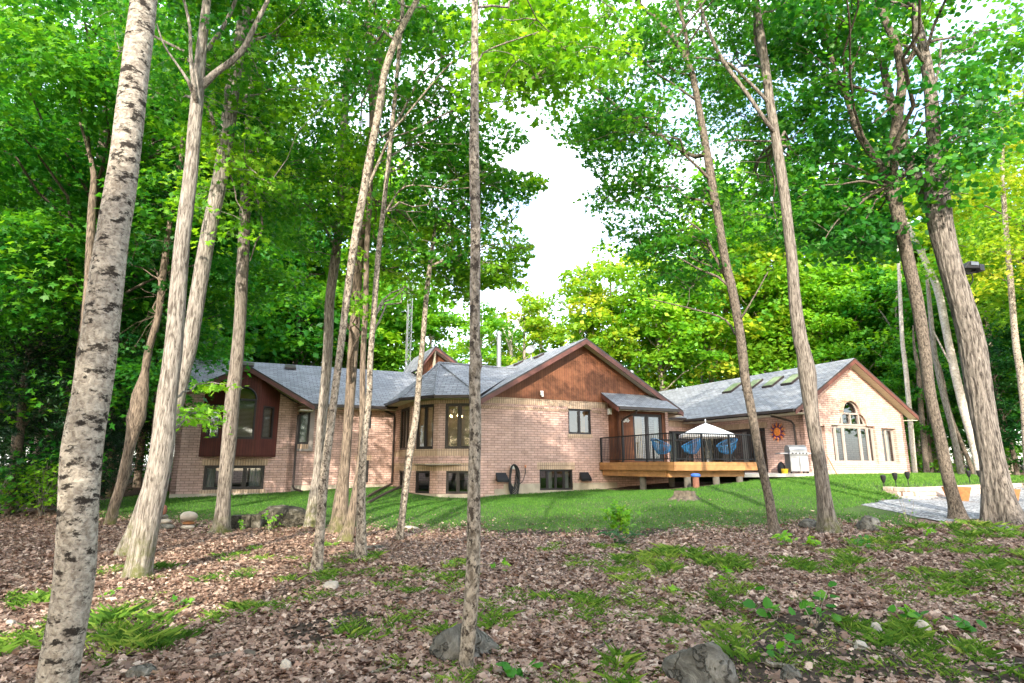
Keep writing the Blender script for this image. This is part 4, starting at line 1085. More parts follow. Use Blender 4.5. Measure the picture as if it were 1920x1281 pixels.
# ------------------------------------------------------------------ rocks, stump, sticks
def rock(px, py, w, h, mat, label, name='boulder', dep=None, seed=0, sink=.35, sq=.0, yaw=0, cat='rock', at=None):
    c = Vector(at) if at else hit(px, py); k = c.y / F * 1.0; wx, hz = w * k, h * k; dp = dep or wx * .7
    bm = bmesh.new(); bmesh.ops.create_icosphere(bm, subdivisions=4, radius=1); rg = np.random.default_rng(seed + 11)
    d = rg.normal(size=(9, 3)); d /= np.linalg.norm(d, axis=1)[:, None]; cut = rg.uniform(.62, .95, 9); ph = rg.uniform(0, 6, 6)
    cy_, sy_ = math.cos(yaw), math.sin(yaw)
    for v in bm.verts:
        p = np.array(v.co); s_ = 1.0
        for dd, cc in zip(d, cut):
            q = p @ dd
            if q > cc: s_ = min(s_, cc / q)
        s_ *= 1 + .05 * math.sin(5 * p[0] + ph[0]) * math.sin(6 * p[1] + ph[1]) + .03 * math.sin(13 * p[2] + ph[2] + 9 * p[0]) + .018 * math.sin(27 * p[0] + ph[3]) * math.sin(25 * p[1] + 23 * p[2])
        x, y, z = p * s_ * (wx * .55, dp * .55, hz / (2 - 2 * sink) * 1.15)
        v.co = (x * cy_ - y * sy_, x * sy_ + y * cy_, z + hz * (.5 - sink))
    me = bpy.data.meshes.new(name); bm.to_mesh(me); bm.free(); me.materials.append(M[mat]); me.polygons.foreach_set('use_smooth', [True] * len(me.polygons))
    return tag(link_mesh(name, me, None, c), label, cat)


rock(533, 985, 100, 34, 'stone_moss', 'large dark mossy boulder beside the pair of slim trunks', seed=1, dep=1.1)
rock(878, 1224, 118, 46, 'stone', 'grey cracked boulder half buried behind the lone centre trunk', seed=2, yaw=.3)
rock(1312, 1290, 78, 76, 'stone', 'weathered grey ledge rock sticking up at the bottom of the leaf litter', seed=3, yaw=.8, sink=.3, dep=.5)
rock(1628, 993, 52, 24, 'stone', 'grey rock with a mossy top at the gravel edge', seed=4)
rock(1517, 990, 34, 16, 'stone', 'flat grey rock left of the curved trunk', seed=5)
rock(766, 993, 34, 6, 'stone_pale', 'flat pale stone slab at the lawn edge', name='stone_slab', seed=6)
rock(700, 1030, 40, 7, 'stone', 'flat grey stone lying among leaves beside the twin trunks', name='stone_slab', seed=7)
rock(535, 1262, 18, 20, 'stone_pale', 'pale pointed stone low on the left in the leaves', name='stone', seed=8)
rock(622, 1106, 30, 14, 'stone_pale', 'pale stone at the foot of the spotted slim trunk', name='stone', seed=9)
rock(1730, 1186, 26, 18, 'stone_pale', 'pale wedge stone in bare soil, right of the tall grass', name='stone', seed=10)
rock(1642, 1188, 22, 18, 'stone_pale', 'pale upright stone in bare soil behind the tall grass', name='stone', seed=12)
rock(1484, 1278, 34, 26, 'stone', 'grey stone at the bottom edge below the seedling', name='stone', seed=13)
rock(1615, 1218, 24, 14, 'stone_pale', 'small pinkish stone beside the long stick', name='stone', seed=14)
rock(266, 1276, 52, 22, 'stone', 'grey mossy stone at the bottom edge near the pale trunk', name='stone', seed=15)
rock(1880, 998, 34, 12, 'stone', 'flat grey rock below the big furrowed trunk', seed=16)
rock(16, 1178, 24, 12, 'stone_pale', 'small tan stone at the left edge of the leaves', name='stone', seed=17)
rock(470, 1232, 30, 12, 'stump', 'dark burnt log end among the leaves', name='charred_log', seed=18, cat='log')


def cairn(px, py, stones, label):
    c = hit(px, py); t = thing('stone_cairn', label, 'cairn', c, 'small stacked stone cairns'); z = -.02; k = c.y / F
    for i, (dx, w, h, mt) in enumerate(stones):
        bm = bmesh.new(); bmesh.ops.create_icosphere(bm, subdivisions=3, radius=1); rg = np.random.default_rng(i + px)
        ph = rg.uniform(0, 6, 3)
        for v in bm.verts:
            s_ = 1 + .07 * math.sin(4 * v.co.x + ph[0]) + .06 * math.sin(5 * v.co.y + ph[1]); v.co = (v.co.x * s_ * w * k * .5 + dx * k, v.co.y * s_ * w * k * .42, v.co.z * h * k * .55 + z + h * k * .5)
        me = bpy.data.meshes.new('cairn_stone'); bm.to_mesh(me); bm.free(); me.materials.append(M[mt]); me.polygons.foreach_set('use_smooth', [True] * len(me.polygons)); link_mesh('cairn_stone', me, t); z += h * k * .95


cairn(352, 992, [(0, 26, 9, 'stone_pale'), (0, 20, 6, 'wood'), (-1, 29, 17, 'stone_pale')], 'little stacked cairn topped by a round pale stone')
cairn(306, 993, [(2, 36, 12, 'stone'), (0, 22, 9, 'stone_pale'), (-2, 16, 8, 'stone'), (-2, 10, 16, 'rust')], 'little cairn with an upright rusty stone behind the thick maple')
lw = thing('stone_edging', 'low grey stone edging between the slender trunk and the mossy boulder', 'edging', hit(460, 992))
a, b = hit(434, 992), hit(492, 990); d = b - a
for i in range(3):
    mb = MB(); mb.cbox(a + d * ((i + .5) / 3) + Z * .12, d.length / 3 - .01, .3, .34, math.atan2(d.y, d.x)); mb.build('edging_block', M['stone_moss'], lw, bevel=.03)
st = hit(1285, 938); sp_ = thing('tree_stump', 'low rotting tree stump in the lawn in front of the deck', 'stump', st)
mb = MB(); rg = np.random.default_rng(5); n = 26; js = 1 + .13 * rg.normal(size=n)
for k, (r0, z0) in enumerate(((.52, -.05), (.36, .05), (.28, .13), (.25, .20))):
    ringp = [st + Vector((r0 * js[i] * math.cos(2 * math.pi * i / n), r0 * js[i] * math.sin(2 * math.pi * i / n), z0 + (.05 * js[i] if k == 3 else 0))) for i in range(n)]
    if k:
        for i in range(n): mb.face([pr[i], pr[(i + 1) % n], ringp[(i + 1) % n], ringp[i]])
    pr = ringp
mb.build('stump_side', M['stump'], sp_)
mb = MB(); mb.face([p - Z * .02 for p in pr]); mb.build('cut_face', M['stump'], sp_)


def stick(px0, py0, px1, py1, r, label, mat='bk_maple', lift=.03):
    a, b = hit(px0, py0), hit(px1, py1); n = 7; rg = random.Random(px0)
    pts = [a.lerp(b, i / n) for i in range(n + 1)]; pts = [Vector((p.x + rg.uniform(-.02, .02), p.y + rg.uniform(-.02, .02), g1(p.x, p.y) + lift + rg.uniform(0, .015))) for p in pts]
    mb = MB(); mb.tube(pts, [r * (1 - .5 * i / n) for i in range(n + 1)], 6)
    tag(mb.build('fallen_stick', M[mat], None), label, 'stick', 'sticks lying in the leaves')


stick(1585, 1212, 1660, 1240, .011, 'long bent pale stick lying on bare soil'); stick(1660, 1225, 1705, 1262, .011, 'dark stick pointing down-slope on bare soil', 'bk_dark')
stick(395, 1245, 440, 1233, .018, 'dark thick stick beside the burnt log end', 'bk_dark'); stick(1065, 1075, 1092, 1068, .014, 'short brown stick among leaves in mid-slope', 'bk_brown')
stick(225, 1160, 285, 1142, .03, 'mossy rotten branch behind the grass clumps', 'bk_brown'); stick(620, 1190, 665, 1168, .009, 'thin pale twig on the leaves left of centre')
stick(700, 1275, 740, 1255, .01, 'pale twig on the leaves at the bottom centre'); stick(1115, 1235, 1150, 1208, .016, 'forked dark stick near the grass at the bottom', 'bk_dark')
stick(1850, 1262, 1915, 1255, .009, 'thin pale twig at the bottom right corner'); stick(1440, 1256, 1500, 1260, .022, 'pale log piece lying at the bottom edge')
# ------------------------------------------------------------------ leaves, crowns and trunks
SHAPES = {
    'maple': np.array([(0, -.34), (.30, -.42), (.20, -.16), (.56, .06), (.20, .14), (0, .62), (-.20, .14), (-.56, .06), (-.20, -.16), (-.30, -.42)]),
    'round': np.array([(0, -.40), (.34, -.46), (.54, -.08), (.36, .34), (0, .60), (-.36, .34), (-.54, -.08), (-.34, -.46)]),
    'far': np.array([(0, -.5), (.42, -.05), (0, .58), (-.42, -.05)]),
    'sliver': np.array([(0, -.5), (.16, 0), (0, .6), (-.16, 0)]),
    'curl': np.array([(0, -.5), (.22, -.30), (.52, -.22), (.30, .06), (.36, .34), (.06, .30), (-.02, .60), (-.22, .28), (-.50, .22), (-.28, -.04), (-.40, -.34), (-.16, -.28)]),
    'litter': np.array([(0, -.5), (.36, -.36), (.50, .12), (.1, .52), (-.34, .42), (-.48, -.12)]),
}


def leaf_arrays(P, Nrm, size, shape, rg, fold=.22):
    """Verts of one leaf polygon per point P, lying across normal Nrm."""
    S = SHAPES[shape]; k = len(S); n = len(P)
    Nrm = Nrm / np.linalg.norm(Nrm, axis=1)[:, None]
    r = rg.normal(size=(n, 3)); a = np.cross(Nrm, r); a /= np.linalg.norm(a, axis=1)[:, None] + 1e-9; b = np.cross(Nrm, a)
    sz = np.broadcast_to(size, (n,))[:, None, None]
    bend = (fold * np.abs(S[:, 0]) + .10 * np.abs(S[:, 1]))[None, :, None] * rg.uniform(.2, 1.2, n)[:, None, None]
    V = P[:, None, :] + sz * (S[None, :, 0, None] * a[:, None] + S[None, :, 1, None] * b[:, None] - bend * Nrm[:, None])
    return V.reshape(-1, 3), k


def spray_points(C, R, nl, rg, droop=.3, thick=.10, tilt=.5):
    """Leaves of flat, slightly drooping sprays around the centres C."""
    m = len(C); R = np.broadcast_to(R, (m,)); idx = np.repeat(np.arange(m), nl); n = len(idx)
    ax = rg.uniform(0, 2 * np.pi, m)[idx]; u = np.sqrt(rg.uniform(0, 1, n)); th = rg.uniform(0, 2 * np.pi, n)
    ex, ey = u * np.cos(th) * 1.15, u * np.sin(th) * .85
    Rr = R[idx]; x = Rr * (ex * np.cos(ax) - ey * np.sin(ax)); y = Rr * (ex * np.sin(ax) + ey * np.cos(ax))
    z = -droop * Rr * u ** 2 + rg.normal(0, thick, n) * Rr + (rg.normal(0, .16, m)[idx]) * x + (rg.normal(0, .16, m)[idx]) * y
    P = C[idx] + np.stack([x, y, z], 1)
    N = np.stack([x / Rr * .4, y / Rr * .4, np.ones(n)], 1) + rg.normal(0, tilt, (n, 3))
    return P, N, idx


def smooth_path(pts, step=.12):
    """Catmull-Rom through (x, y, z, r) rows."""
    A = np.array(pts, float); A = np.vstack([2 * A[0] - A[1], A, 2 * A[-1] - A[-2]]); outp = []
    for i in range(1, len(A) - 2):
        n = max(2, int(np.linalg.norm(A[i + 1, :3] - A[i, :3]) / step))
        for t in np.linspace(0, 1, n, endpoint=False):
            p0, p1, p2, p3 = A[i - 1:i + 3]; outp.append(.5 * (2 * p1 + (p2 - p0) * t + (2 * p0 - 5 * p1 + 4 * p2 - p3) * t ** 2 + (3 * p1 - p0 - 3 * p2 + p3) * t ** 3))
    outp.append(A[-2]); return np.array(outp)


class Tubes:
    """Many tapering stems as one mesh of quads."""
    def __init__(self): self.V, self.I, self.n = [], [], 0

    def add(self, path, ns=8, rough=0, rg=None, flare=0, ridges=0):
        P = np.asarray(path, float); k = len(P); T = np.gradient(P[:, :3], axis=0); T /= np.linalg.norm(T, axis=1)[:, None] + 1e-9
        ref = np.array([1., 0, 0]) if abs(T[0, 0]) < .9 else np.array([0, 1., 0]); A = ref - T * (T @ ref)[:, None]; A /= np.linalg.norm(A, axis=1)[:, None] + 1e-9; B = np.cross(T, A)
        th = np.linspace(0, 2 * np.pi, ns, endpoint=False); R = np.repeat(np.maximum(P[:, 3], .002)[:, None], ns, 1)
        if rough:
            zz = P[:, 2][:, None]; ph = rg.uniform(0, 6.28, 8)
            R = R * (1 + rough * (np.sin(2 * th + 1.7 * zz + ph[0]) * .7 + np.sin(3 * th - 2.3 * zz + ph[1]) * .5 + np.sin(4.3 * zz + ph[2] + th) * .5 + np.sin(9.1 * zz + ph[3] + 2 * th) * .3))
            R = R + rough * .05 * rg.normal(size=R.shape) * P[:, 3][:, None]
        if ridges:
            zz = P[:, 2][:, None]
            R = R * (1 + ridges * (np.abs(np.sin(7 * th + .8 * np.sin(2.1 * zz + ph[4]))) - .5 + .6 * np.abs(np.sin(11 * th + 1.3 * np.sin(1.4 * zz + ph[5]) + 2)) - .35))
        if flare:
            d = np.linalg.norm(P[:, :3] - P[0, :3], axis=1)[:, None]; fl = np.exp(-d / (P[0, 3] * 1.5 + .05)); ph2 = rg.uniform(0, 6.28, 2)
            R = R * (1 + flare * fl * (.55 + .45 * np.sin(4 * th + ph2[0]) + .35 * np.sin(3 * th + ph2[1])))
        V = P[:, None, :3] + R[:, :, None] * (np.cos(th)[None, :, None] * A[:, None] + np.sin(th)[None, :, None] * B[:, None])
        i, j = np.meshgrid(np.arange(k - 1), np.arange(ns), indexing='ij'); j2 = (j + 1) % ns
        q = np.stack([i * ns + j, i * ns + j2, (i + 1) * ns + j2, (i + 1) * ns + j], -1).reshape(-1, 4) + self.n
        self.V.append(V.reshape(-1, 3)); self.I.append(q); self.n += k * ns

    def build(self, name, mat, parent, off=None):
        V = np.vstack(self.V); I = np.vstack(self.I)
        if off is not None: V = V - np.array(off)
        me = np_mesh(name, V, np.full(len(I), 4), mat, smooth=True, idx=I.ravel())
        return link_mesh(name, me, parent)


def limb(a, b, r0, r1, rg, sag=.10, n=8):
    a, b = np.array(a, float), np.array(b, float); d = b - a; L = np.linalg.norm(d); t = np.linspace(0, 1, n); wv_ = rg.normal(0, .03 * L, (n, 3)) * np.sin(np.pi * t)[:, None]
    P = a + d * t[:, None] + wv_; P[:, 2] += sag * L * np.sin(np.pi * t) * (1 if d[2] < L * .9 else 0)
    return np.hstack([P, (r0 + (r1 - r0) * t ** .8)[:, None]])


GAP = [(915, 185), (955, 205), (1000, 232), (1030, 258), (1075, 283), (1098, 312), (1132, 347), (1088, 362), (1072, 374), (1092, 395), (1135, 420), (1122, 450), (1100, 487), (1085, 560), (890, 585),
       (895, 545), (975, 535), (985, 512), (1000, 470), (990, 440), (955, 412), (990, 387), (1022, 357), (1030, 330), (962, 322), (915, 302), (960, 290), (992, 266), (982, 240), (930, 215)]


def crown_near(tree, axis, regions, mat, shape, seed, nl=60, R=.55, size=.115, top=None, low=None, gap=True, twigs=True, stems=None, zmin=None):
    """Crown of a near tree: limbs grow from the trunk path (axis, rows x y z r) to leaf sprays filling the given parts of the view."""
    rg = np.random.default_rng(seed); Cs = []
    for (cx, cy_, rx, ry, y0, y1, n) in regions:
        m = 0
        while m < n:
            u, v = rg.uniform(-1, 1, 2)
            if u * u + v * v > 1: continue
            Cs.append(at_depth(cx + u * rx, cy_ + v * ry, rg.uniform(y0, y1))); m += 1
    if top is not None:                                             # the part of the crown above the picture
        c, rr, n = top
        q = rg.normal(size=(n, 3)); q /= np.linalg.norm(q, axis=1)[:, None]; q *= rg.uniform(.3, 1, n)[:, None] ** .5
        Cs += [Vector(c) + Vector((a[0] * rr[0], a[1] * rr[1], a[2] * rr[2])) for a in q]
    C = np.array([tuple(c) for c in Cs])
    Rs = R * rg.uniform(.7, 1.3, len(C))
    P, N, idx = spray_points(C, Rs, nl, rg, tilt=.75)
    if gap:
        px, py = nproj(P); keep = ~inpoly(GAP, px + 5 * np.sin(py * .35), py + 4 * np.sin(px * .4)); P, N, idx = P[keep], N[keep], idx[keep]
    tone = np.clip(.42 + .20 * rg.normal(size=len(C)), 0, 1)[idx] + .17 * rg.normal(size=len(P))
    V, k = leaf_arrays(P, N, size * rg.uniform(.65, 1.25, len(P)), shape, rg)
    off = np.array(OFF[tree.name])
    me = np_mesh('crown', V - off, np.full(len(P), k), mat, attr=np.clip(tone, 0, 1)); link_mesh('crown', me, tree)
    T = stems or Tubes(); A = np.asarray(axis)
    nb = max(3, len(C) // 9); tg = C[rg.choice(len(C), nb, replace=False)]; nodes = [A[:, :3]]
    if zmin is not None and (A[:, 2] > zmin).sum() > 4: A = A[A[:, 2] > zmin]
    nodes = [A[:, :3]]
    for t in tg:
        hd = np.linalg.norm(A[:, :2] - t[:2], axis=1); want = t[2] - .55 * hd; i = np.argmin(np.abs(A[:, 2] - want) + .2 * hd)
        r0 = min(A[i, 3] * .45, .012 + .011 * np.linalg.norm(t - A[i, :3])); p = limb(A[i, :3], t, r0, .007, rg); T.add(p, 6); nodes.append(p[2:, :3])
    NN = np.vstack(nodes)
    if twigs:
        for c, r_ in zip(C, Rs):
            d = np.linalg.norm(NN - c, axis=1) + 2 * np.maximum(0, NN[:, 2] - c[2] - .1); s_ = NN[np.argmin(d)]
            if gap:
                q = proj(c)
                if inpoly(GAP, np.array([q[0]]), np.array([q[1]]))[0]: continue
            T.add(limb(s_, c, .009, .004, rg, .06, 5), 4)
            for a in rg.uniform(0, 6.28, 2): T.add(limb(c, c + r_ * .8 * np.array([math.cos(a), math.sin(a), -.2]), .004, .002, rg, .05, 4), 3)
    return T


def trunk_path(pts, Y, lean=0.0, base=None):
    """(px, py, width) rows seen in the photo -> stem rows standing at depth Y; lean tilts it away with height."""
    rows = []
    for px, py, w in pts:
        p = at_depth(px, py, Y)
        p = at_depth(px, py, Y + lean * (p.z + 1.4)); d = p.y * CP + p.z * SP
        rows.append((p.x, p.y, p.z, w * .49 * d / F * d / math.hypot(d, p.x)))
    return rows


def near_tree(name, label, cat, pts, mat, seed, branches=(), crown=(), leaf='leaf', shape='maple', Y=None, lean=0, grow=None, flare=.2, ns=28, rough=.035, ridges=0, top=None, nl=60, R=.55, size=.115, gap=True, sprigs=(), step=.10, group=None, zmin=None):
    rg = np.random.default_rng(seed)
    b = hit(pts[0][0], pts[0][1]) if Y is None else None
    Yd = b.y if Y is None else Y
    rows = trunk_path(pts, Yd, lean)
    x, y, z, r = rows[0]; zb = g1(x, y)
    if Y is not None and z > zb:                                   # foot hidden or below the frame: carry the stem down to the ground
        d = np.array(rows[0][:3]) - np.array(rows[1][:3]); k = (zb - z) / d[2]; rows.insert(0, (x + d[0] * k, y + d[1] * k, zb, r * 1.06))
    rows.insert(0, (rows[0][0] - (rows[1][0] - rows[0][0]) * .1, rows[0][1], rows[0][2] - .12, rows[0][3] * 1.04))
    if grow:                                                        # above the frame
        p, q = np.array(rows[-1]), np.array(rows[-2]); d = (p - q)[:3]; d = d / np.linalg.norm(d)
        for f in (.5, 1): rows.append((*(p[:3] + d * grow * f + rg.normal(0, .1, 3)), p[3] * (1 - .75 * f)))
    base = Vector(rows[1][:3])
    t = thing(name, label, cat, base, group)
    ax = smooth_path(rows, step); T = Tubes(); T.add(ax, ns, rough, rg, flare, ridges)
    axes = [ax]
    for br in branches:
        bp = smooth_path(trunk_path(br[0], Yd + (br[1] if len(br) > 1 else 0), lean), .15); bp[0, :3] = ax[np.argmin(np.linalg.norm(ax[:, :3] - bp[0, :3], axis=1)), :3]; T.add(bp, 10, .04, rg); axes.append(bp)
    allax = np.vstack(axes)
    if zmin is None: zmin = min([a[0, 2] for a in axes[1:]]) - .2 if len(axes) > 1 else rows[0][2] + .5 * (rows[-1][2] - rows[0][2])
    if crown or top is not None:
        crown_near(t, allax, crown, M[leaf], shape, seed + 100, nl=nl, R=R, size=size, top=top, gap=gap, stems=T, zmin=zmin)
    if sprigs:
        crown_near(t, allax, sprigs, M['leaf_lt'], 'maple', seed + 300, nl=22, R=.28, size=.10, gap=False, stems=T)
    T.build('trunk', M[mat], t, off=OFF[t.name])
    return t


# ------------------------------------------------------------------ the trees in front of the house, from the left
near_tree('poplar_tree', 'thick pale grey poplar with black bark scars, nearest tree on the left', 'tree',
    [(106, 1281, 88), (137, 1100, 85), (147, 960, 83), (156, 840, 82), (172, 740, 77), (185, 640, 74), (206, 480, 67), (231, 320, 62), (251, 160, 57), (269, 0, 52), (278, -80, 50)], 'bk_birch', 1, Y=4.35, grow=6, flare=0, ns=64, rough=.035, step=.05,
    top=((-4.2, 5.0, 9.5), (3.2, 3.0, 1.6), 130), leaf='leaf', nl=45, R=.6, size=.13)
near_tree('maple_tree', 'thick sunlit maple trunk forking high up, right of the pale poplar', 'tree',
    [(258, 1085, 54), (266, 1040, 48), (285, 940, 49), (304, 840, 46), (314, 740, 41), (327, 640, 36), (339, 480, 31), (358, 320, 28), (368, 200, 26), (379, 80, 20), (388, 0, 16)], 'bk_maple', 2, lean=.02, grow=4, ns=44, rough=.03, ridges=.03, step=.06, flare=.4,
    branches=[([(372, 170, 18), (400, 140, 14), (450, 100, 12), (480, 45, 10), (503, 0, 8)],), ([(378, 110, 12), (398, 80, 9), (425, 40, 8), (442, 0, 7)], .4), ([(366, 180, 12), (358, 110, 8), (356, 50, 7), (345, 0, 6)], -.3), ([(362, 165, 9), (335, 125, 5), (308, 85, 4), (294, 45, 3)], -.4)],
    crown=[(350, 60, 170, 150, 8.6, 12, 60), (450, 180, 90, 120, 9.5, 12, 26)], leaf='leaf', top=((-5.2, 9, 9.6), (3, 2.5, 1.6), 60), sprigs=[(385, 722, 36, 5, 9, 10, 5), (372, 765, 40, 6, 8.6, 9.6, 6), (380, 782, 34, 8, 8.6, 9.4, 5)])
near_tree('maple_tree', 'grey maple leaning behind the thick sunlit trunk with mossy foot', 'tree',
    [(236, 1043, 46), (256, 990, 36), (280, 920, 33), (320, 800, 31), (343, 700, 30), (357, 640, 30), (383, 480, 31), (415, 320, 29), (437, 160, 28), (449, 80, 25), (465, 0, 21)], 'bk_maple', 3, grow=4, ns=32, ridges=.02,
    branches=[([(417, 310, 10), (395, 210, 7), (385, 190, 5), (372, 160, 4)], .3), ([(440, 130, 12), (470, 80, 8), (495, 70, 5), (510, 62, 3)], -.2)],
    crown=[(430, 330, 95, 110, 9.5, 13, 32), (520, 120, 130, 130, 9, 13, 50)], leaf='leaf_lt', top=((-4.4, 10, 10.2), (2.6, 2.5, 1.5), 40))
near_tree('maple_tree', 'straight slender maple standing in front of the cedar bay window', 'tree',
    [(412, 1000, 46), (415, 985, 34), (420, 930, 28), (428, 840, 29), (437, 740, 28), (447, 640, 25), (456, 480, 23), (462, 320, 20), (468, 160, 17), (472, 80, 15), (478, 0, 14)], 'bk_grey', 4, grow=4.5, flare=.22,
    branches=[([(470, 340, 5), (486, 385, 4), (492, 430, 4), (480, 455, 3), (469, 490, 2)], -.2), ([(466, 140, 9), (490, 95, 7), (505, 62, 4)],)],
    crown=[(520, 330, 70, 170, 12.3, 16, 36), (590, 220, 80, 190, 12.3, 16, 40)], leaf='leaf', top=((-4.4, 12.5, 11.5), (2.6, 2.5, 1.6), 40))
near_tree('burl_tree', 'dark crooked trunk with a lumpy burl left of the house corner', 'tree',
    [(207, 985, 26), (214, 950, 23), (232, 890, 24), (243, 840, 21), (250, 808, 27), (255, 785, 36), (259, 765, 31), (263, 742, 33), (270, 705, 19), (278, 660, 17), (297, 590, 14), (307, 500, 13), (322, 400, 11), (337, 320, 9), (342, 250, 7)], 'bk_brown', 5, grow=0, rough=.09,
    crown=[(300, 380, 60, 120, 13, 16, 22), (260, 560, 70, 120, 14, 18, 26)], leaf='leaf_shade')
near_tree('slim_maple', 'slim grey trunk, left of the tall pair left of the turret', 'tree',
    [(586, 988, 34), (589, 940, 24), (594, 900, 20), (600, 830, 19), (613, 680, 19), (619, 560, 19), (632, 460, 18), (641, 360, 17), (646, 230, 14), (651, 100, 12), (658, 0, 9)], 'bk_maple', 6, grow=3.5, flare=.22,
    branches=[([(630, 470, 6), (600, 410, 4), (570, 380, 3)], -.3)], crown=[(600, 330, 80, 150, 13, 16.5, 36), (640, 110, 110, 110, 13, 16.5, 42)], leaf='leaf', top=((-3.6, 13, 12), (2.4, 2.2, 1.5), 25))
near_tree('spotted_sapling', 'slim spotted light trunk crossing the slim grey trunk, feet nearest', 'tree',
    [(592, 1075, 27), (598, 1019, 20), (607, 900, 18), (616, 830, 15.5), (635, 680, 14), (650, 560, 14.5), (664, 460, 15.5), (682, 360, 14.5), (690, 310, 14.5), (710, 210, 15), (722, 135, 14), (747, 65, 13), (782, 0, 10)], 'bk_lichen', 7, grow=3.5, flare=.22, lean=.02,
    branches=[([(700, 262, 5), (740, 240, 4), (850, 115, 3), (900, 112, 2)], .5), ([(678, 380, 6), (730, 260, 5), (800, 130, 3.5), (860, 95, 2)], .9)],
    crown=[(760, 90, 120, 100, 9.5, 13, 55), (840, 230, 90, 70, 10, 13, 34)], leaf='leaf', top=((-1.5, 9.5, 10), (2.4, 2.4, 1.4), 40))
near_tree('brown_maple', 'thick brown-barked trunk in the middle of the slim cluster, forking above', 'tree',
    [(634, 998, 40), (637, 975, 32), (641, 930, 27), (644, 900, 22), (650, 830, 19), (660, 690, 20), (668, 560, 19), (674, 480, 17), (682, 420, 16), (690, 350, 16), (698, 250, 15), (707, 170, 13), (716, 85, 12), (735, 35, 9), (752, 0, 8)], 'bk_brown', 8, flare=.35, grow=3,
    branches=[([(714, 90, 11), (708, 45, 9), (700, 0, 7)], .2)], crown=[(700, 430, 85, 90, 12.6, 16, 34), (745, 300, 90, 120, 12.6, 16, 42)], leaf='leaf', shape='maple', top=((-2.4, 12.5, 11.6), (2.2, 2.2, 1.4), 25), sprigs=[(664, 470, 14, 22, 10.3, 11, 3), (660, 560, 22, 14, 10.3, 11, 4), (672, 590, 10, 20, 10.3, 11, 2)])
near_tree('slim_maple', 'thin dark trunk with mossy foot, right behind the brown trunk', 'tree',
    [(646, 1016, 34), (656, 985, 22), (666, 930, 17), (674, 880, 15), (680, 800, 13), (680, 690, 11), (686, 560, 11), (688, 460, 10), (694, 360, 10), (696, 200, 9), (692, 60, 8), (690, 0, 7)], 'bk_brown', 9, grow=2, flare=.22,
    crown=[(640, 330, 60, 100, 11.5, 14, 24), (780, 470, 90, 60, 12, 15, 30)], leaf='leaf_lt', shape='maple')
near_tree('slim_maple', 'thin pale trunk leaning right, grassy foot, left of the turret', 'tree',
    [(676, 1050, 27), (677, 1010, 21), (677, 960, 18), (678, 900, 16.5), (683, 830, 14), (692, 740, 12), (694, 680, 11), (703, 560, 11), (711, 460, 10.5), (718, 400, 9), (733, 260, 8), (747, 110, 8), (755, 0, 7)], 'bk_lichen', 10, grow=3,
    branches=[([(716, 410, 4), (760, 350, 3), (840, 355, 2.5), (880, 352, 2)], .4), ([(712, 260, 4), (760, 250, 3), (870, 200, 3), (960, 190, 2)], .4)],
    crown=[(820, 400, 90, 90, 10.5, 14, 48), (900, 280, 90, 80, 10.5, 13.5, 40), (930, 345, 70, 30, 11, 13, 24)], leaf='leaf', shape='maple', sprigs=[(780, 545, 50, 10, 11, 13, 4)])
near_tree('snag_tree', 'thin leaning dead-topped trunk in front of the turret windows', 'tree',
    [(749, 1013, 15), (755, 960, 13.5), (762, 900, 13.5), (770, 840, 14), (780, 780, 12), (787, 700, 11), (793, 640, 10), (799, 560, 9.5), (806, 500, 8.5), (814, 440, 6), (818, 415, 4), (822, 380, 2)], 'bk_lichen', 11, flare=.22,
    branches=[([(806, 488, 4), (830, 475, 3), (850, 445, 2)],)], crown=[(920, 470, 85, 60, 12, 15, 40), (930, 535, 70, 30, 12, 15, 22), (860, 520, 50, 50, 12, 15, 20), (1000, 345, 35, 14, 12, 13, 8), (985, 470, 25, 14, 12, 13, 6)], leaf='leaf_lt', shape='maple')
near_tree('lichen_tree', 'lone straight lichen-spotted trunk near the centre, closest to the camera', 'tree',
    [(871, 1281, 28), (878, 1198, 28), (887, 1050, 27), (889, 900, 25), (891, 800, 23), (890, 700, 23), (893, 683, 25), (891, 650, 21), (891, 560, 20), (891, 400, 18.5), (889, 300, 19), (890, 160, 16), (891, 0, 13)], 'bk_lichen', 12, Y=4.95, grow=5, flare=0, ns=36, rough=.05, step=.05,
    branches=[([(890, 150, 4), (905, 100, 3), (1010, 60, 2)], .6)], crown=[(960, 90, 100, 90, 7, 10, 45), (1060, 60, 120, 80, 7, 10, 45)], leaf='leaf_lt', top=((-.2, 6.5, 9.5), (2.6, 2.4, 1.4), 70))
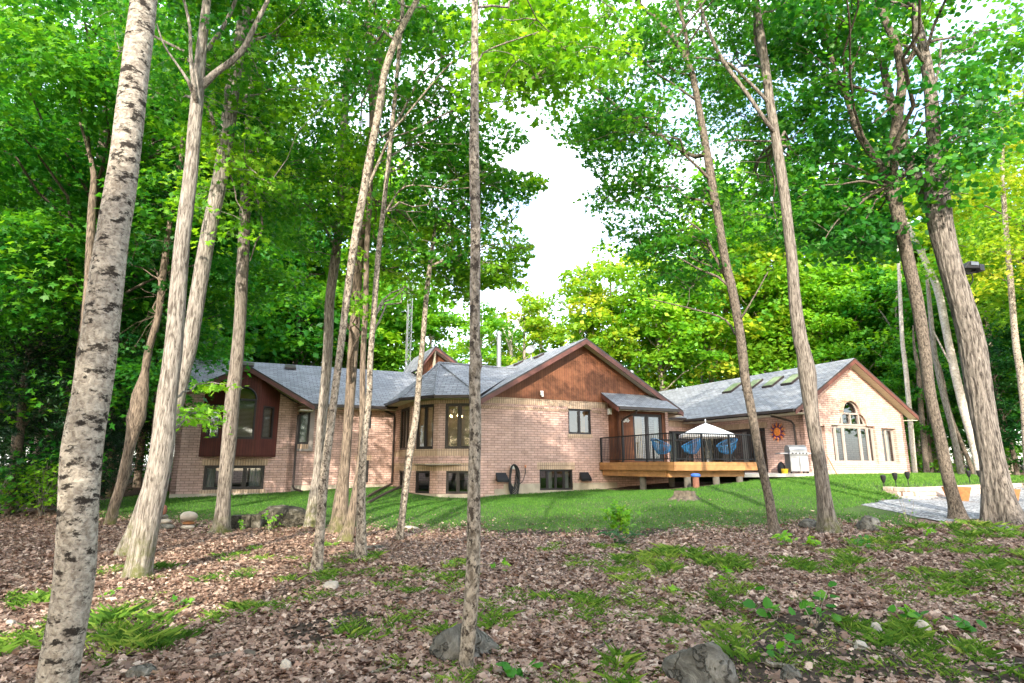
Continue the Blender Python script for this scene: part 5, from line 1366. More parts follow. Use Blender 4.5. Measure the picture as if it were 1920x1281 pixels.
near_tree('maple_tree', 'slender dark maple leaning left in front of the deck end', 'tree',
    [(1453, 1003, 27), (1449, 980, 21), (1441, 930, 18), (1432, 890, 17.5), (1423, 850, 17), (1407, 760, 18), (1397, 710, 18), (1392, 665, 19), (1387, 620, 17), (1374, 550, 18), (1358, 480, 17), (1345, 400, 16), (1331, 320, 16), (1310, 200, 13), (1295, 130, 12), (1265, 75, 10), (1230, 35, 8), (1195, 0, 6)], 'bk_dark', 13, grow=2, flare=.22,
    branches=[([(1316, 300, 9), (1265, 275, 8), (1215, 240, 7), (1170, 210, 6), (1105, 155, 3)], .3), ([(1372, 545, 7), (1350, 500, 6), (1330, 460, 6), (1318, 436, 4), (1290, 415, 3)], .2), ([(1384, 640, 5), (1360, 600, 4), (1300, 580, 3), (1215, 560, 2)], .3), ([(1290, 120, 8), (1285, 60, 7), (1268, 0, 6)],), ([(1388, 600, 5), (1412, 560, 3), (1440, 510, 2)], -.2)],
    crown=[(1150, 120, 140, 120, 11, 15, 75), (1180, 280, 100, 90, 11.5, 15, 52), (1225, 400, 120, 75, 12, 15.5, 60), (1290, 480, 90, 70, 12, 15, 34), (1130, 235, 80, 40, 11, 14, 28)], leaf='leaf', top=((4.0, 11, 11.3), (2.6, 2.5, 1.4), 40))
near_tree('maple_tree', 'curved grey trunk with a long bark wound, right of the deck', 'tree',
    [(1556, 1000, 48), (1552, 975, 34), (1544, 920, 28), (1534, 850, 27.5), (1522, 780, 28), (1517, 735, 31), (1514, 700, 34), (1508, 665, 29), (1499, 630, 27), (1490, 560, 24), (1484, 480, 22), (1475, 400, 20), (1464, 320, 20), (1453, 250, 18.5), (1442, 180, 18), (1430, 90, 16), (1418, 0, 12)], 'bk_grey', 14, grow=4, ridges=.025, ns=36, flare=.4,
    branches=[([(1444, 240, 9), (1400, 175, 8), (1356, 115, 8), (1330, 60, 6), (1310, 0, 5)], -.3), ([(1440, 190, 7), (1400, 150, 6), (1358, 115, 5), (1290, 108, 4)], -.1), ([(1434, 120, 8), (1417, 80, 7), (1416, 0, 6)], .2)],
    crown=[(1340, 70, 130, 110, 11.5, 15.5, 78), (1400, 240, 130, 140, 12.5, 16, 84), (1440, 400, 100, 60, 12.6, 16, 30)], leaf='leaf', top=((5.8, 11.5, 11.8), (2.8, 2.5, 1.5), 40))
near_tree('forked_basswood', 'dark pebbled trunk forking in a wide Y, left of the floodlight tree', 'tree',
    [(1797, 975, 44), (1792, 950, 31), (1779, 900, 26), (1762, 820, 24.5), (1750, 770, 24), (1741, 720, 24.5), (1732, 640, 25), (1718, 560, 26), (1701, 480, 27), (1686, 410, 28), (1671, 335, 30), (1675, 280, 24), (1683, 220, 22), (1691, 150, 20), (1682, 90, 17), (1660, 40, 14), (1646, 0, 13)], 'bk_dark', 15, grow=3.5, ns=36, rough=.03, flare=.22,
    branches=[([(1668, 340, 22), (1654, 318, 17), (1625, 275, 15), (1605, 240, 14), (1595, 205, 13), (1585, 175, 13), (1567, 140, 11), (1552, 80, 9), (1525, 0, 7)],), ([(1694, 125, 13), (1718, 95, 11), (1745, 78, 8), (1790, 70, 4)], .2), ([(1582, 165, 7), (1600, 120, 5), (1625, 50, 3)],), ([(1690, 180, 6), (1660, 210, 5), (1635, 232, 3)], -.3)],
    crown=[(1550, 70, 140, 100, 12.6, 16, 70), (1560, 280, 130, 120, 13, 16.5, 78), (1560, 420, 95, 45, 13, 16, 34), (1770, 210, 100, 120, 11.5, 15, 26), (1620, 440, 90, 30, 13, 15.5, 16)], leaf='leaf_dk', shape='round', size=.125, nl=52, R=.7, top=((7.2, 10, 10.6), (2.6, 2.4, 1.4), 40))
near_tree('floodlight_oak', 'massive deeply furrowed trunk carrying a floodlight, on the right', 'tree',
    [(1884, 978, 82), (1878, 955, 70), (1868, 900, 58), (1860, 860, 53), (1851, 820, 52), (1834, 720, 53), (1822, 640, 53), (1800, 560, 50), (1777, 480, 47), (1760, 400, 50), (1756, 350, 46), (1752, 300, 32), (1747, 200, 27), (1737, 120, 23), (1715, 25, 18)], 'bk_big', 16, grow=4, ns=72, rough=.03, ridges=.05, step=.05, flare=.45, lean=.03,
    branches=[([(1748, 395, 40), (1725, 345, 30), (1706, 310, 26), (1690, 250, 22), (1668, 180, 18), (1655, 120, 14)], .5), ([(1745, 180, 8), (1758, 140, 6), (1765, 80, 5)], .2)],
    crown=[(1840, 200, 110, 130, 12, 16, 20), (1890, 50, 70, 70, 12, 15, 20), (1780, 330, 60, 50, 12, 14, 6), (1700, 60, 120, 80, 13, 17, 26)], leaf='leaf', shape='round', size=.125, nl=46, R=.65, top=((9.2, 12.5, 12), (3, 2.6, 1.5), 45))
# floodlight pair strapped to the big trunk
fy = hit(1884, 978).y + .25; fp = at_depth(1814, 503, fy)
fl = thing('solar_floodlight', 'black twin solar floodlight strapped to the massive trunk', 'floodlight', fp)
mb = MB(); mb.add([fp + Vector(q) for q in ((-.20, -.16, -.05), (.16, -.16, -.05), (.16, .16, -.05), (-.20, .16, -.05), (-.06, -.18, .12), (.15, -.18, .10), (.15, .16, .10), (-.06, .16, .12))], [(3, 2, 1, 0), (4, 5, 6, 7), (0, 1, 5, 4), (1, 2, 6, 5), (2, 3, 7, 6), (3, 0, 4, 7)]); mb.build('lamp_housing', M['black'], fl, bevel=.01)
mb = MB(); mb.face([fp + Vector(q) for q in ((-.05, -.185, .02), (.13, -.185, .01), (.13, -.195, .085), (-.05, -.20, .10))]); mb.build('solar_face', M['solar'], fl)
mb = MB(); mb.cbox(fp + Vector((.24, .0, -.01)), .15, .22, .16, .3); mb.build('lamp_housing', M['black'], fl, bevel=.01)
mb = MB(); mb.tube([fp + Vector((-.34, .02, -.12)), fp + Vector((-.12, 0, -.06)), fp + Vector((-.02, 0, -.14)), fp + Vector((.12, 0, -.10)), fp + Vector((.24, 0, -.08))], .03, 8); mb.tube([fp + Vector((.08, 0, -.1)), fp + Vector((.10, .02, -.3)), fp + Vector((.02, .05, -.42))], .012, 6); mb.build('bracket', M['black'], fl)


# ------------------------------------------------------------------ trees behind and beside the house
def crown_proto(seed, n=70, nl=150, rx=3.6, rz=5.0, zc=9.0, R=1.15, size=.26, shape='far'):
    """A crown of layered sprays round a stem at the origin, and the stem itself."""
    rg = np.random.default_rng(seed); q = rg.normal(size=(n, 3)); q /= np.linalg.norm(q, axis=1)[:, None]; q *= rg.uniform(.15, 1, n)[:, None] ** .45
    q[:, :2] *= (1 - .35 * np.clip(q[:, 2:], 0, 1) ** 2)
    C = q * np.array([rx, rx, rz]) + np.array([0, 0, zc]) + rg.normal(0, .3, (n, 3))
    Rs = R * rg.uniform(.55, 1.35, n); P, N, idx = spray_points(C, Rs, nl, rg, droop=.35, thick=.16, tilt=.55)
    tone = np.clip(.40 + .24 * rg.normal(size=n), 0, 1)[idx] + .18 * rg.normal(size=len(P))
    V, k = leaf_arrays(P, N, size * rg.uniform(.6, 1.3, len(P)), shape, rg)
    cm = np_mesh('crown', V, np.full(len(P), k), M['leaf'], attr=np.clip(tone, 0, 1))
    T = Tubes(); bend = rg.normal(0, .25, 2); ax = smooth_path([(0, 0, -.3, .17), (bend[0] * .3, bend[1] * .3, 3, .14), (bend[0], bend[1], zc - 1, .11), (bend[0] * 1.2, bend[1], zc + rz * .8, .03)], .5); T.add(ax, 10, .05, rg, .4)
    for c in C[rg.choice(n, 26, replace=False)]:
        hd = np.linalg.norm(ax[:, :2] - c[:2], axis=1); i = np.argmin(np.abs(ax[:, 2] - (c[2] - .7 * hd))); T.add(limb(ax[i, :3], c, min(.05, ax[i, 3] * .5), .012, rg, .05, 6), 5)
    V2, I2 = np.vstack(T.V), np.vstack(T.I)
    return cm, np_mesh('trunk', V2, np.full(len(I2), 4), M['bk_far'], smooth=True, idx=I2.ravel())


PROTO = [crown_proto(s) for s in (21, 22, 23)] + [crown_proto(24, n=46, nl=120, rx=2.6, rz=5.5, zc=9.5, R=1.0), crown_proto(25, n=90, nl=150, rx=3.6, rz=6.2, zc=6.6, R=1.1, size=.22), crown_proto(26, n=120, nl=230, rx=2.4, rz=6.0, zc=6.0, R=.9, size=.17, shape='sliver'),
         crown_proto(27, n=110, nl=250, size=.145, shape='maple'), crown_proto(28, n=120, nl=250, rz=6.2, zc=7.4, size=.145, shape='maple')]
for cm, tm in PROTO: cm.materials[0] = M['leaf']


def far_tree(label, px, Y, h, proto, leaf, bark='bk_far', name='maple_tree', group='trees behind the house', wide=1.0, x=None):
    r = at_depth(px, 872, Y); X = r.x if x is None else x; z = g1(X, Y); t = thing(name, label, 'tree', (X, Y, z), group)
    rg = random.Random(int(px * 7 + Y * 13)); s_ = h / 14.0; t.scale = (s_ * wide, s_ * wide, s_); t.rotation_euler = (0, 0, rg.uniform(0, 6.28))
    cm, tm = PROTO[proto]
    for me, nm, mt in ((tm, 'trunk', bark), (cm, 'crown', leaf)):
        o = bpy.data.objects.new(nm, me); COL.objects.link(o); o.parent = t; o.material_slots[0].link = 'OBJECT'; o.material_slots[0].material = M[mt]
    return t


B = 'trees behind the house'
FT = [  # label, px, depth, height, crown form, leaf
    ('bright maple rising behind the left end of the grey roof', 345, 40, 17, 0, 'leaf_lt'), ('bright maple behind the left roof ridge, above the cedar bay', 470, 42, 18, 1, 'leaf_lt'),
    ('pale green maple behind the slim trunk cluster', 590, 44, 17, 2, 'leaf_lt'), ('light maple behind the lattice mast, left of it', 690, 46, 16.5, 0, 'leaf_lt'),
    ('light maple just right of the lattice mast', 800, 47, 16.0, 1, 'leaf_lt'), ('small green maple behind the metal chimney', 905, 44, 13, 3, 'leaf_lt'),
    ('yellowing maple behind the main gable, left of its peak', 985, 47, 15.2, 2, 'leaf_yl'), ('thin yellow-green tree right above the main gable peak', 1085, 45, 17.0, 3, 'leaf_yl'),
    ('yellow maple behind the shed roof of the deck entry', 1175, 46, 18.5, 0, 'leaf_yl'), ('soft green tree behind the second chimney pipe', 1255, 45, 18.5, 0, 'leaf_lt'),
    ('yellow-green maple behind the skylights', 1345, 48, 20.5, 2, 'leaf_yl'), ('golden-tinted maple left of the curved trunk, behind the sunroom roof', 1440, 47, 20.5, 1, 'leaf_yl'),
    ('green maple behind the sunroom ridge', 1545, 46, 20, 4, 'leaf_lt'), ('bright maple behind the sunroom peak', 1630, 43, 18.5, 4, 'leaf_lt'),
    ('broad green maple behind the right sunroom eave', 1720, 41, 17, 4, 'leaf'), ('tall yellowing maple behind the massive trunk', 1800, 46, 24, 1, 'leaf_yl'),
    ('yellow-leaved tall tree at the upper right edge', 1900, 42, 23, 2, 'leaf_yl'), ('green maple at the far right behind the white birch', 1860, 38, 15, 4, 'leaf')]
for f in FT: far_tree(*f)
for f in [('tall light green maple over the roof behind the slender trunks', 500, 44, 28, 1, 'leaf_lt'), ('tall light green maple filling the canopy left of the sky gap', 655, 46, 28, 0, 'leaf_lt'), ('tall maple right of the sky gap, behind the leaning dark maple', 1385, 50, 27, 2, 'leaf_lt'),
          ('tall bright maple behind the curved trunk top', 1510, 50, 29, 0, 'leaf_lt'), ('tall bright maple behind the forked trunk', 1640, 49, 29, 1, 'leaf_lt'), ('tall yellow-green maple between forked trunk and massive trunk', 1760, 50, 31, 2, 'leaf_yl')]: far_tree(*f)
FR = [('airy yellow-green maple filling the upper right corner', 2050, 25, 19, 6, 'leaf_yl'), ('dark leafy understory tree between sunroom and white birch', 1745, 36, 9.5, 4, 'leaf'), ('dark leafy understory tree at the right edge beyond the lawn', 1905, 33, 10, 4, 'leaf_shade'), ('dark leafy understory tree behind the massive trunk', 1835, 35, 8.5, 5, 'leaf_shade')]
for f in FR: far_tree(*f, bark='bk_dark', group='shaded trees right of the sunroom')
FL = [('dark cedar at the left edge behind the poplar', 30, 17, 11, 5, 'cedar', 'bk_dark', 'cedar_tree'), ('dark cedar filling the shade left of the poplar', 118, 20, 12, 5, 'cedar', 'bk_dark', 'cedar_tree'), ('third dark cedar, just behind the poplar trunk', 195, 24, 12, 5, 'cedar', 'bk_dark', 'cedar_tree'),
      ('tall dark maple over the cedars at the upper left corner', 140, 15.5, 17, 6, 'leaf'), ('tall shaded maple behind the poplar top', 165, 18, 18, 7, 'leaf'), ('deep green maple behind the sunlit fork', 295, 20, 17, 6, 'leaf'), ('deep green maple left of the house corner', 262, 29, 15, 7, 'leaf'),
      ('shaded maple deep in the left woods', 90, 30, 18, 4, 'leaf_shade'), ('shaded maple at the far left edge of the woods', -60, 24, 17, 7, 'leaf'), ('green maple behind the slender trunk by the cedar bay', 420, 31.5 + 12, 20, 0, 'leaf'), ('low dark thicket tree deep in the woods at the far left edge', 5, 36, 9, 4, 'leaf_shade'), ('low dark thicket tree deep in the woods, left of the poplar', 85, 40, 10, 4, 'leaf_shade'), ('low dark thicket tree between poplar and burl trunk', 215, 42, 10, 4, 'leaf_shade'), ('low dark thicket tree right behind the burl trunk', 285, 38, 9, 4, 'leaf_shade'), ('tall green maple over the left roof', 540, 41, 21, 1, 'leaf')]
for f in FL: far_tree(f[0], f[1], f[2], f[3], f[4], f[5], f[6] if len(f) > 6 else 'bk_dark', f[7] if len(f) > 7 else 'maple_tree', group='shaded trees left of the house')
# bare stems seen between them
def stem(name, label, pts, Y, mat, seed, grow=3, br=()):
    return near_tree(name, label, 'tree', pts, mat, seed, Y=Y, grow=grow, flare=.3, ns=14, step=.25, branches=br)


stem('white_birch', 'white birch trunk leaning left beyond the lawn, beside the massive trunk', [(1838, 905, 18), (1835, 880, 17), (1822, 820, 18), (1808, 772, 19), (1792, 705, 18), (1778, 640, 17), (1760, 550, 16), (1740, 500, 14), (1725, 470, 12)], 30, 'bk_white', 61, 4, [([(1786, 690, 5), (1770, 660, 4), (1750, 620, 3)],)])
stem('woodland_tree', 'brown leaning trunk beyond the lawn, left of the white birch', [(1805, 900, 15), (1795, 850, 14), (1782, 790, 13), (1766, 730, 12), (1752, 660, 11), (1742, 560, 9)], 31.5, 'bk_maple', 62)
stem('woodland_tree', 'dark leaning trunk just left of the white birch foot', [(1830, 902, 10), (1815, 860, 10), (1799, 822, 9), (1780, 770, 8), (1765, 700, 7)], 31.5, 'bk_dark', 63)
stem('white_birch', 'slim white trunk beside the right corner of the sunroom', [(1716, 893, 11), (1712, 850, 11), (1706, 780, 10.5), (1699, 700, 10), (1692, 640, 9), (1688, 560, 8), (1684, 480, 6)], 33, 'bk_white', 64)
stem('woodland_tree', 'dark thick stem in shade right of the slim white trunk', [(1738, 895, 13), (1735, 850, 13), (1728, 780, 12), (1722, 700, 10)], 35, 'bk_dark', 65)
stem('spotted_birch', 'pale spotted birch trunk at the right edge', [(1926, 850, 17), (1920, 760, 17), (1912, 690, 16), (1904, 640, 15), (1895, 530, 13), (1886, 430, 12), (1880, 330, 9)], 24, 'bk_lichen', 66, 4)
stem('woodland_tree', 'pale double stem in the undergrowth at the left', [(62, 915, 15), (66, 860, 15), (75, 800, 14), (84, 730, 12), (92, 640, 10)], 19, 'bk_maple', 67)
stem('woodland_tree', 'thin slanting stem left of the poplar', [(92, 890, 5), (100, 840, 5), (107, 800, 5), (112, 740, 4)], 19, 'bk_maple', 68)
stem('woodland_tree', 'straight dark stem right behind the poplar', [(205, 930, 15), (208, 860, 15), (211, 780, 14), (216, 700, 12), (222, 600, 10)], 24, 'bk_brown', 69)
stem('woodland_tree', 'grey trunk rising directly behind the poplar', [(150, 930, 22), (157, 800, 22), (160, 640, 21), (166, 540, 20), (172, 400, 17), (176, 330, 12), (165, 280, 8), (150, 230, 5)], 13, 'bk_brown', 70, 0)
stem('woodland_tree', 'dark crooked stem at the far left in deep shade', [(20, 900, 12), (40, 750, 12), (60, 640, 10), (78, 540, 9), (88, 420, 7)], 18, 'bk_dark', 71)
for i, (px, y0, Y, lab) in enumerate([(960, 640, 46, 'pale stem behind the roof left of the main peak'), (1016, 620, 47, 'pale forking stem behind the satellite dish'), (1118, 650, 46, 'pale thin stem right of the main peak'), (1688, 640, 40, 'grey stem behind the right slope of the sunroom')]):
    stem('woodland_tree', lab, [(px, y0 + 60, 7), (px - 3, y0, 6), (px - 8, y0 - 60, 5), (px - 4, y0 - 130, 3)], Y, 'bk_white' if i < 3 else 'bk_maple', 80 + i, 0, [([(px - 3, y0, 4), (px + 14, y0 - 40, 3), (px + 30, y0 - 90, 2)],), ([(px - 2, y0 + 20, 4), (px - 20, y0 - 30, 3), (px - 40, y0 - 60, 2)],)])
# lattice mast behind the roof
mz = at_depth(757, 872, 40); mt = thing('lattice_mast', 'thin pale lattice antenna mast rising behind the roof', 'mast', (mz.x, 40, g1(mz.x, 40)))
mb = MB(); q3 = [Vector((mz.x + .2 * math.cos(a), 40 + .2 * math.sin(a), 0)) for a in (.4, 2.5, 4.6)]; zt_ = at_depth(757, 505, 40).z
for q in q3: mb.tube([q + Z * -.8, q + Z * zt_], .022, 5)
zz = 0
while zz < zt_ - .4:
    for i in range(3): mb.tube([q3[i] + Z * zz, q3[(i + 1) % 3] + Z * (zz + .4)], .011, 4); mb.tube([q3[i] + Z * zz, q3[(i + 1) % 3] + Z * zz], .011, 4)
    zz += .4
mb.build('lattice', M['steel_l'], mt)
mb = MB(); mb.tube([Vector((mz.x, 40, zt_)), Vector((mz.x, 40, zt_ + .9))], .02, 5); mb.tube([Vector((mz.x - .7, 40, zt_ + .5)), Vector((mz.x + .7, 40, zt_ + .5))], .012, 4); mb.build('aerial', M['steel_l'], mt)
# the woods farther back and around read as one mass
rg = np.random.default_rng(77); VV, TN, TT = [], [], Tubes()
places = []
for k in range(150):
    a = rg.uniform(0, 1); X, Y = rg.uniform(-75, 80), rg.uniform(54, 95)
    if k < 66: X, Y = (rg.uniform(-48, -15), rg.uniform(20, 58)) if k % 2 else (rg.uniform(30, 60), rg.uniform(26, 58))
    if -17 < X < 30 and Y < 54: continue
    places.append((X, Y, rg.uniform(11, 17) if Y > 50 and -14 < X < 14 else rg.uniform(15, 22)))
hsrc = []
for X, Y, h in places:
    n = 26; c = rg.normal(size=(n, 3)); c /= np.linalg.norm(c, axis=1)[:, None]; c *= rg.uniform(.3, 1, n)[:, None] ** .4; s_ = h / 14
    C = c * np.array([3.8, 3.8, 5.6]) * s_ + np.array([X, Y, h * .56]); P, N, idx = spray_points(C, 1.5 * s_ * rg.uniform(.6, 1.3, n), 90, rg, thick=.2)
    V, kk = leaf_arrays(P, N, .42 * rg.uniform(.6, 1.3, len(P)), 'far', rg); VV.append(V); TN.append(np.clip(rg.normal(.42, .2) + .2 * rg.normal(size=len(P)), 0, 1))
    TT.add(smooth_path([(X, Y, -.8, .2), (X + rg.normal(0, .3), Y, h * .4, .15), (X + rg.normal(0, .6), Y, h * .9, .03)], 1.5), 7)
V = np.vstack(VV); me = np_mesh('distant_woods', V, np.full(len(V) // 4, 4), M['leaf'], attr=np.concatenate(TN))
tag(link_mesh('distant_woods', me), 'mass of leafy woods behind and beside the house', 'woods', kind='stuff')
tag(TT.build('distant_trunks', M['bk_far'], None), 'many bare stems deep in the surrounding woods', 'woods', kind='stuff')
# unseen maples added to the woods behind the camera, shaped to shade the ground
for i, (X, Y, h, p, w_) in enumerate([(-11, -6, 11, 6, 1.3), (-15, -10, 14, 1, 1.2), (-1.2, -7, 11, 7, 1.3), (1.8, -5.5, 10.5, 6, 1.2), (-20, 0, 15, 1, 1.2), (6.5, -7, 11, 7, 1.3), (-22, -14, 18, 2, 1.2), (-17, 3, 12, 6, 1.1), (-2.0, -13, 13.5, 1, 1.0), (10.5, -5, 10, 6, 1.1), (4, -12, 13.5, 0, 1.2), (-10.2, -10, 12, 7, .9)]):
    far_tree('unseen leafy maple added for shade in the woods behind the viewpoint', 960, Y, h, p, 'leaf', group='woods behind the viewpoint', wide=w_, x=X)


# ------------------------------------------------------------------ undergrowth
def plant(px, py, hpx, label, leafm='leaf_lt', n=26, shape='maple', spread=.7, size=None, name='seedling', cat='plant', seed=0, at=None, stems_n=3, group=None):
    b = hit(px, py); k = b.y / F; h = hpx * k; rg = np.random.default_rng(seed + abs(px)); t = thing(name, label, cat, b, group); T = Tubes(); tips = []
    for i in range(stems_n):
        a = rg.uniform(0, 6.28); q = np.array(b) + np.array([math.cos(a) * h * spread * .4, math.sin(a) * h * spread * .4, h * rg.uniform(.75, 1)]); p = limb(b, q, .008 * h + .003, .003, rg, 0, 6); T.add(p, 5); tips.append(p)
    A = np.vstack(tips)[:, :3]; c = A[rg.integers(0, len(A), n)]; c = c[c[:, 2] > b.z + .2 * h] if (c[:, 2] > b.z + .2 * h).sum() > 4 else c
    P = c + rg.normal(0, h * spread * .28, c.shape) * np.array([1, 1, .4]); N = np.array([0, -.25, 1.]) + rg.normal(0, .45, P.shape)
    V, kk = leaf_arrays(P, N, (size or h * .2) * rg.uniform(.7, 1.2, len(P)), shape, rg)
    me = np_mesh('leaves', V - np.array(b), np.full(len(P), kk), M[leafm], attr=np.clip(rg.normal(.5, .22, len(P)), 0, 1)); link_mesh('leaves', me, t); T.build('stem', M['bk_far'], t, off=b)
    return t


plant(1167, 1003, 50, 'small leafy maple sapling at the lawn edge below the stump', n=300, size=.13, spread=.7, stems_n=9)
plant(1530, 1182, 70, 'tall seedling with broad dark leaves above bare soil', 'leaf', 24, 'round', .9, .08)
plant(1468, 1236, 32, 'low broad-leaved seedling left of the long stick', 'leaf', 14, 'round', 1.2, .07)
plant(1475, 1025, 24, 'bright leafy seedling at the foot of the leaning dark maple', n=30, spread=1.3, size=.13)
plant(1525, 1028, 20, 'bright leafy seedling between the two trunks right of the deck', n=24, spread=1.3, size=.12)
plant(1605, 1030, 22, 'green leafy weed right of the curved trunk', 'leaf', 26, spread=1.2, size=.12)
plant(505, 1000, 40, 'bright seedling in front of the mossy boulder', n=44, size=.10)
plant(456, 998, 22, 'tiny seedling beside the stone edging', n=14, size=.08)
plant(1455, 1165, 26, 'flat broad-leaved weed at mid right', 'leaf', 16, 'round', 1.4, .10)
plant(1262, 1112, 16, 'small two-leaved seedling in the middle of the leaves', n=8, spread=1.2, size=.10)
plant(840, 1066, 16, 'small seedling left of the lone centre trunk', n=8, spread=1.3, size=.10)
plant(945, 1070, 16, 'small seedling right of the lone centre trunk', n=9, spread=1.3, size=.10)
plant(975, 1281, 30, 'broad green leaf cluster at the bottom edge right of the centre trunk', 'leaf', 16, 'round', 1.5, .085)
plant(1365, 1095, 22, 'bright seedling at the edge of the grassy mound', n=14, spread=1.2, size=.12)
plant(330, 1140, 20, 'low leafy weed right of the grass clumps', 'leaf', 22, spread=1.5, size=.08)
plant(195, 1128, 26, 'bright sprig beside the pale poplar', n=12, spread=1.2, size=.07)
plant(1740, 1005, 16, 'bright weed below the gravel edge', n=18, spread=1.4, size=.1)
plant(1715, 1165, 24, 'dark leafy weed behind the wedge stone', 'leaf', 18, 'round', 1.3, .075)
plant(1815, 1190, 24, 'broad leafy weed at the right below the grass patches', 'leaf', 18, 'round', 1.3, .075)
plant(1705, 990, 60, 'thin spindly twig shrub left of the forked trunk', n=12, size=.06, spread=.5)
for i, (px, py, hp_, lab) in enumerate([(25, 965, 80, 'leafy shrub at the left edge of the woods'), (75, 968, 95, 'bushy shrub left of the poplar foot'), (118, 960, 70, 'leafy shrub tucked behind the poplar'), (-30, 975, 95, 'dark shrub cut by the left edge')]):
    plant(px, py, hp_, lab, 'leaf_lt' if i < 3 else 'leaf', 700, 'maple', .75, .13, 'shrub', 'shrub', i, stems_n=14)
for i, (px, py) in enumerate([(1180, 1022), (1165, 1024)]):
    b = hit(px, py); t = thing('fern', ('low arching fern below the maple sapling', 'second low fern, left of the first below the sapling')[i], 'fern', b, 'ferns below the sapling'); mb = MB()
    rg2 = random.Random(i)
    for f in range(7):
        a = rg2.uniform(0, 6.28); d = Vector((math.cos(a), math.sin(a), 0)); s_ = Vector((-d.y, d.x, 0))
        for j in range(9):
            u = (j + 1) / 10; p = b + d * (.42 * u) + Z * (.22 * math.sin(2.4 * u) + .01); wd = .10 * (1 - u) + .02
            for sg in (1, -1): mb.face([p, p + s_ * sg * wd + d * .03 - Z * .02, p + s_ * sg * wd * .9 + d * .055 - Z * .02, p + d * .035])
    mb.build('frond', M['leaf'], t)

# fallen leaves
rg = np.random.default_rng(5)
NL = 420000
y = 3.6 + (rg.uniform(0, 1, NL) ** 1.35) * 14.5; x = rg.uniform(-1, 1, NL) * (1.0 * y + 1.2)
ok = (~lawn_mask(x, y) | (~lawn_mask(x, y - rg.exponential(.7, NL)) & (rg.uniform(0, 1, NL) < .6)) | (rg.uniform(0, 1, NL) < .012)) & ~gravel_mask(x, y + .1) & (rg.uniform(0, 1, NL) > soil_mask(x, y) * .88)
x, y = x[ok], y[ok]
patch = np.sin(1.3 * x + .7 * y) * np.sin(1.7 * y - .9 * x + 2) + .5 * np.sin(3.1 * x + 1) * np.sin(2.9 * y); ok = rg.uniform(-1.6, 1.2, len(x)) < patch + .6; x, y = x[ok], y[ok]
P = np.stack([x, y, gz(x, y) + .012 + np.abs(rg.normal(0, .012, len(x)))], 1); N = np.array([0, 0, 1.]) + rg.normal(0, .30, P.shape)
sz = .024 + .062 * rg.uniform(0, 1, len(P)) ** 2; h_ = rg.uniform(0, 1, len(P)) < .45; VV, KK = [], []
for m_, shp in ((h_, 'curl'), (~h_, 'litter')):
    V, k = leaf_arrays(P[m_], N[m_], sz[m_] * (1.35 if shp == 'curl' else 1), shp, rg, fold=.7); VV.append(V); KK.append(np.full(int(m_.sum()), k))
me = np_mesh('fallen_leaves', np.vstack(VV), np.concatenate(KK), M['litter'], attr=np.clip(rg.normal(.42, .26, len(P)), 0, 1)); tag(link_mesh('fallen_leaves', me), 'dry brown fallen leaves covering the forest floor', 'leaf litter', kind='stuff')


def blades(X, Y, zoff, hh, w, rg, lean=.5):
    n = len(X); b = np.stack([X, Y, gz(X, Y) + zoff], 1); a = rg.uniform(0, 6.28, n); d = np.stack([np.cos(a), np.sin(a), np.zeros(n)], 1); s_ = np.stack([-np.sin(a), np.cos(a), np.zeros(n)], 1)
    ln = (rg.uniform(.1, 1, n) * lean * hh)[:, None]; up = np.array([0, 0, 1.]); h = hh[:, None]; w = np.broadcast_to(w, (n,))[:, None]
    v = np.stack([b - s_ * w, b + s_ * w, b + s_ * w * .7 + d * ln * .4 + up * h * .62, b + d * ln * 1.25 + up * h, b - s_ * w * .7 + d * ln * .4 + up * h * .62], 1)
    return v.reshape(-1, 3)


# lawn grass
rg = np.random.default_rng(9); NB = 400000
x = rg.uniform(-15, 26, NB); y = 12 + rg.uniform(0, 1, NB) ** 1.15 * 22
ok = lawn_mask(x, y + rg.exponential(.45, NB)) & ~gravel_mask(x, y) & ~built(x, y); x, y = x[ok], y[ok]
worn = .5 + .5 * np.sin(.9 * x + 1.3 * y + 1) * np.sin(1.1 * y - .6 * x); edge = ~lawn_mask(x, y - .4 - 1.8 * rg.uniform(0, 1, len(x)))
ok = (rg.uniform(0, 1, len(x)) < np.where(edge, .12 + .3 * worn, .45 + .6 * worn)); x, y, worn = x[ok], y[ok], worn[ok]
tall = np.clip((x - 7) / 6, 0, 1)  # taller to the right, and the sunlit side's brightness put into its tone
hh = rg.uniform(.03, .06, len(x)) * (1 + .9 * tall); V = blades(x, y, .012, hh, .006 + .002 * (y > 18), rg, .9)
me = np_mesh('lawn_grass', V, np.full(len(x), 5), M['lawngrass'], attr=np.clip(rg.normal(.34, .2, len(x)) + .25 * tall + .10 * worn, 0, 1)); tag(link_mesh('lawn_grass', me), 'mown green grass of the house lawn', 'grass', kind='stuff')
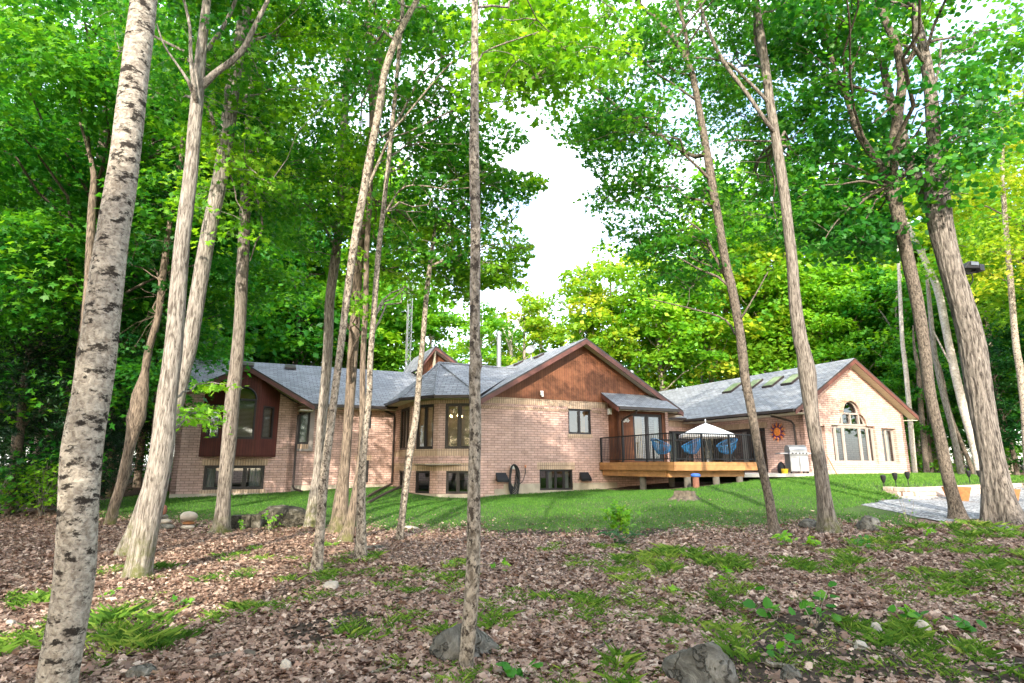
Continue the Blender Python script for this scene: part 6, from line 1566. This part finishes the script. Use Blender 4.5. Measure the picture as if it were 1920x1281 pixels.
# loose grass clumps on the forest floor
TU = [(60, 1135, 60, 30), (30, 1215, 70, 34), (230, 1185, 75, 44), (290, 1205, 70, 36), (200, 1215, 60, 40), (170, 1180, 40, 34), (95, 1175, 40, 20), (300, 1070, 22, 22), (440, 1045, 40, 14), (395, 1085, 42, 16), (425, 1155, 55, 28), (490, 1140, 34, 22), (500, 1050, 20, 12), (548, 1050, 14, 10),
      (600, 1085, 40, 22), (650, 1085, 36, 16), (700, 1078, 26, 14), (685, 1050, 20, 18), (790, 1090, 22, 12), (735, 1100, 26, 18), (860, 1108, 20, 16), (690, 1185, 40, 32), (760, 1175, 50, 22), (830, 1180, 34, 26), (545, 1130, 26, 16), (630, 1120, 18, 12), (735, 1150, 22, 14),
      (915, 1140, 40, 16), (930, 1172, 34, 30), (1000, 1130, 30, 24), (1105, 1132, 36, 28), (1115, 1165, 34, 24), (1150, 1075, 22, 20), (1170, 1092, 20, 18), (1225, 1050, 60, 22), (1280, 1045, 70, 26), (1330, 1055, 50, 24), (1400, 1065, 60, 20), (1175, 1055, 30, 16), (1090, 1045, 18, 10), (1260, 1175, 34, 26),
      (1190, 1125, 30, 16), (1345, 1130, 46, 22), (1390, 1105, 50, 24), (1350, 1215, 40, 40), (1375, 1190, 34, 34), (1180, 1275, 80, 40), (830, 1278, 60, 30), (1020, 1282, 60, 26), (1545, 1065, 60, 20), (1590, 1060, 44, 22), (1480, 1060, 40, 14), (1640, 1020, 50, 16), (1700, 1015, 60, 16), (1790, 1000, 60, 22), (1850, 990, 40, 18),
      (1760, 1115, 70, 24), (1680, 1125, 40, 14), (1740, 1085, 40, 20), (1800, 1095, 50, 22), (1870, 1060, 60, 24), (1890, 1010, 50, 18), (1900, 1170, 60, 18), (1690, 1205, 80, 38), (1740, 1225, 90, 34), (1790, 1250, 80, 26), (1660, 1190, 50, 30), (1720, 1190, 60, 30), (1500, 1250, 30, 20), (1565, 1040, 40, 16), (1440, 1185, 40, 14), (1870, 1115, 46, 16), (1900, 1085, 40, 20), (1690, 1030, 60, 16), (1820, 1030, 70, 18), (1910, 1040, 40, 18), (1030, 1165, 30, 12), (1570, 1265, 50, 22), (1350, 1030, 20, 10), (1620, 1085, 40, 14)]
rg = np.random.default_rng(15); Vs, As = [], []
TU += [(rg.uniform(160, 1915), rg.uniform(1025, 1275), rg.uniform(14, 46), rg.uniform(9, 20)) for _ in range(95)]
for px, py, wpx, hpx in TU:
    b = hit(px, py); k = b.y / F; n = int(200 * min(2.4, max(.6, wpx * k / .22))); u = rg.normal(0, .36, (n, 2)); r_ = wpx * k
    ns_ = max(3, int(r_ / .07)); sc_ = rg.normal(0, .5, (ns_, 2)) * np.array([r_, r_ * 1.3]); si = rg.integers(0, ns_, n); ss = rg.uniform(.5, 1.1, ns_)[si]
    x = b.x + sc_[si, 0] + u[:, 0] * .24; y = b.y + sc_[si, 1] + u[:, 1] * .24; fall = ss * np.exp(-(u ** 2).sum(1) * 1.2)
    hh = hpx * k * .55 * rg.uniform(.35, 1.35, n) * (.4 + .65 * fall); Vs.append(blades(x, y, 0, hh, .0016 + .0006 * b.y / 6, rg, 1.7)); As.append(np.clip(rg.normal(.42, .14) + .26 * rg.normal(size=n), 0, 1))
V = np.vstack(Vs); me = np_mesh('grass', V, np.full(len(V) // 5, 5), M['grass'], attr=np.concatenate(As)); tag(link_mesh('grass', me), 'scattered clumps of wild grass on the leaf litter', 'grass', kind='stuff')
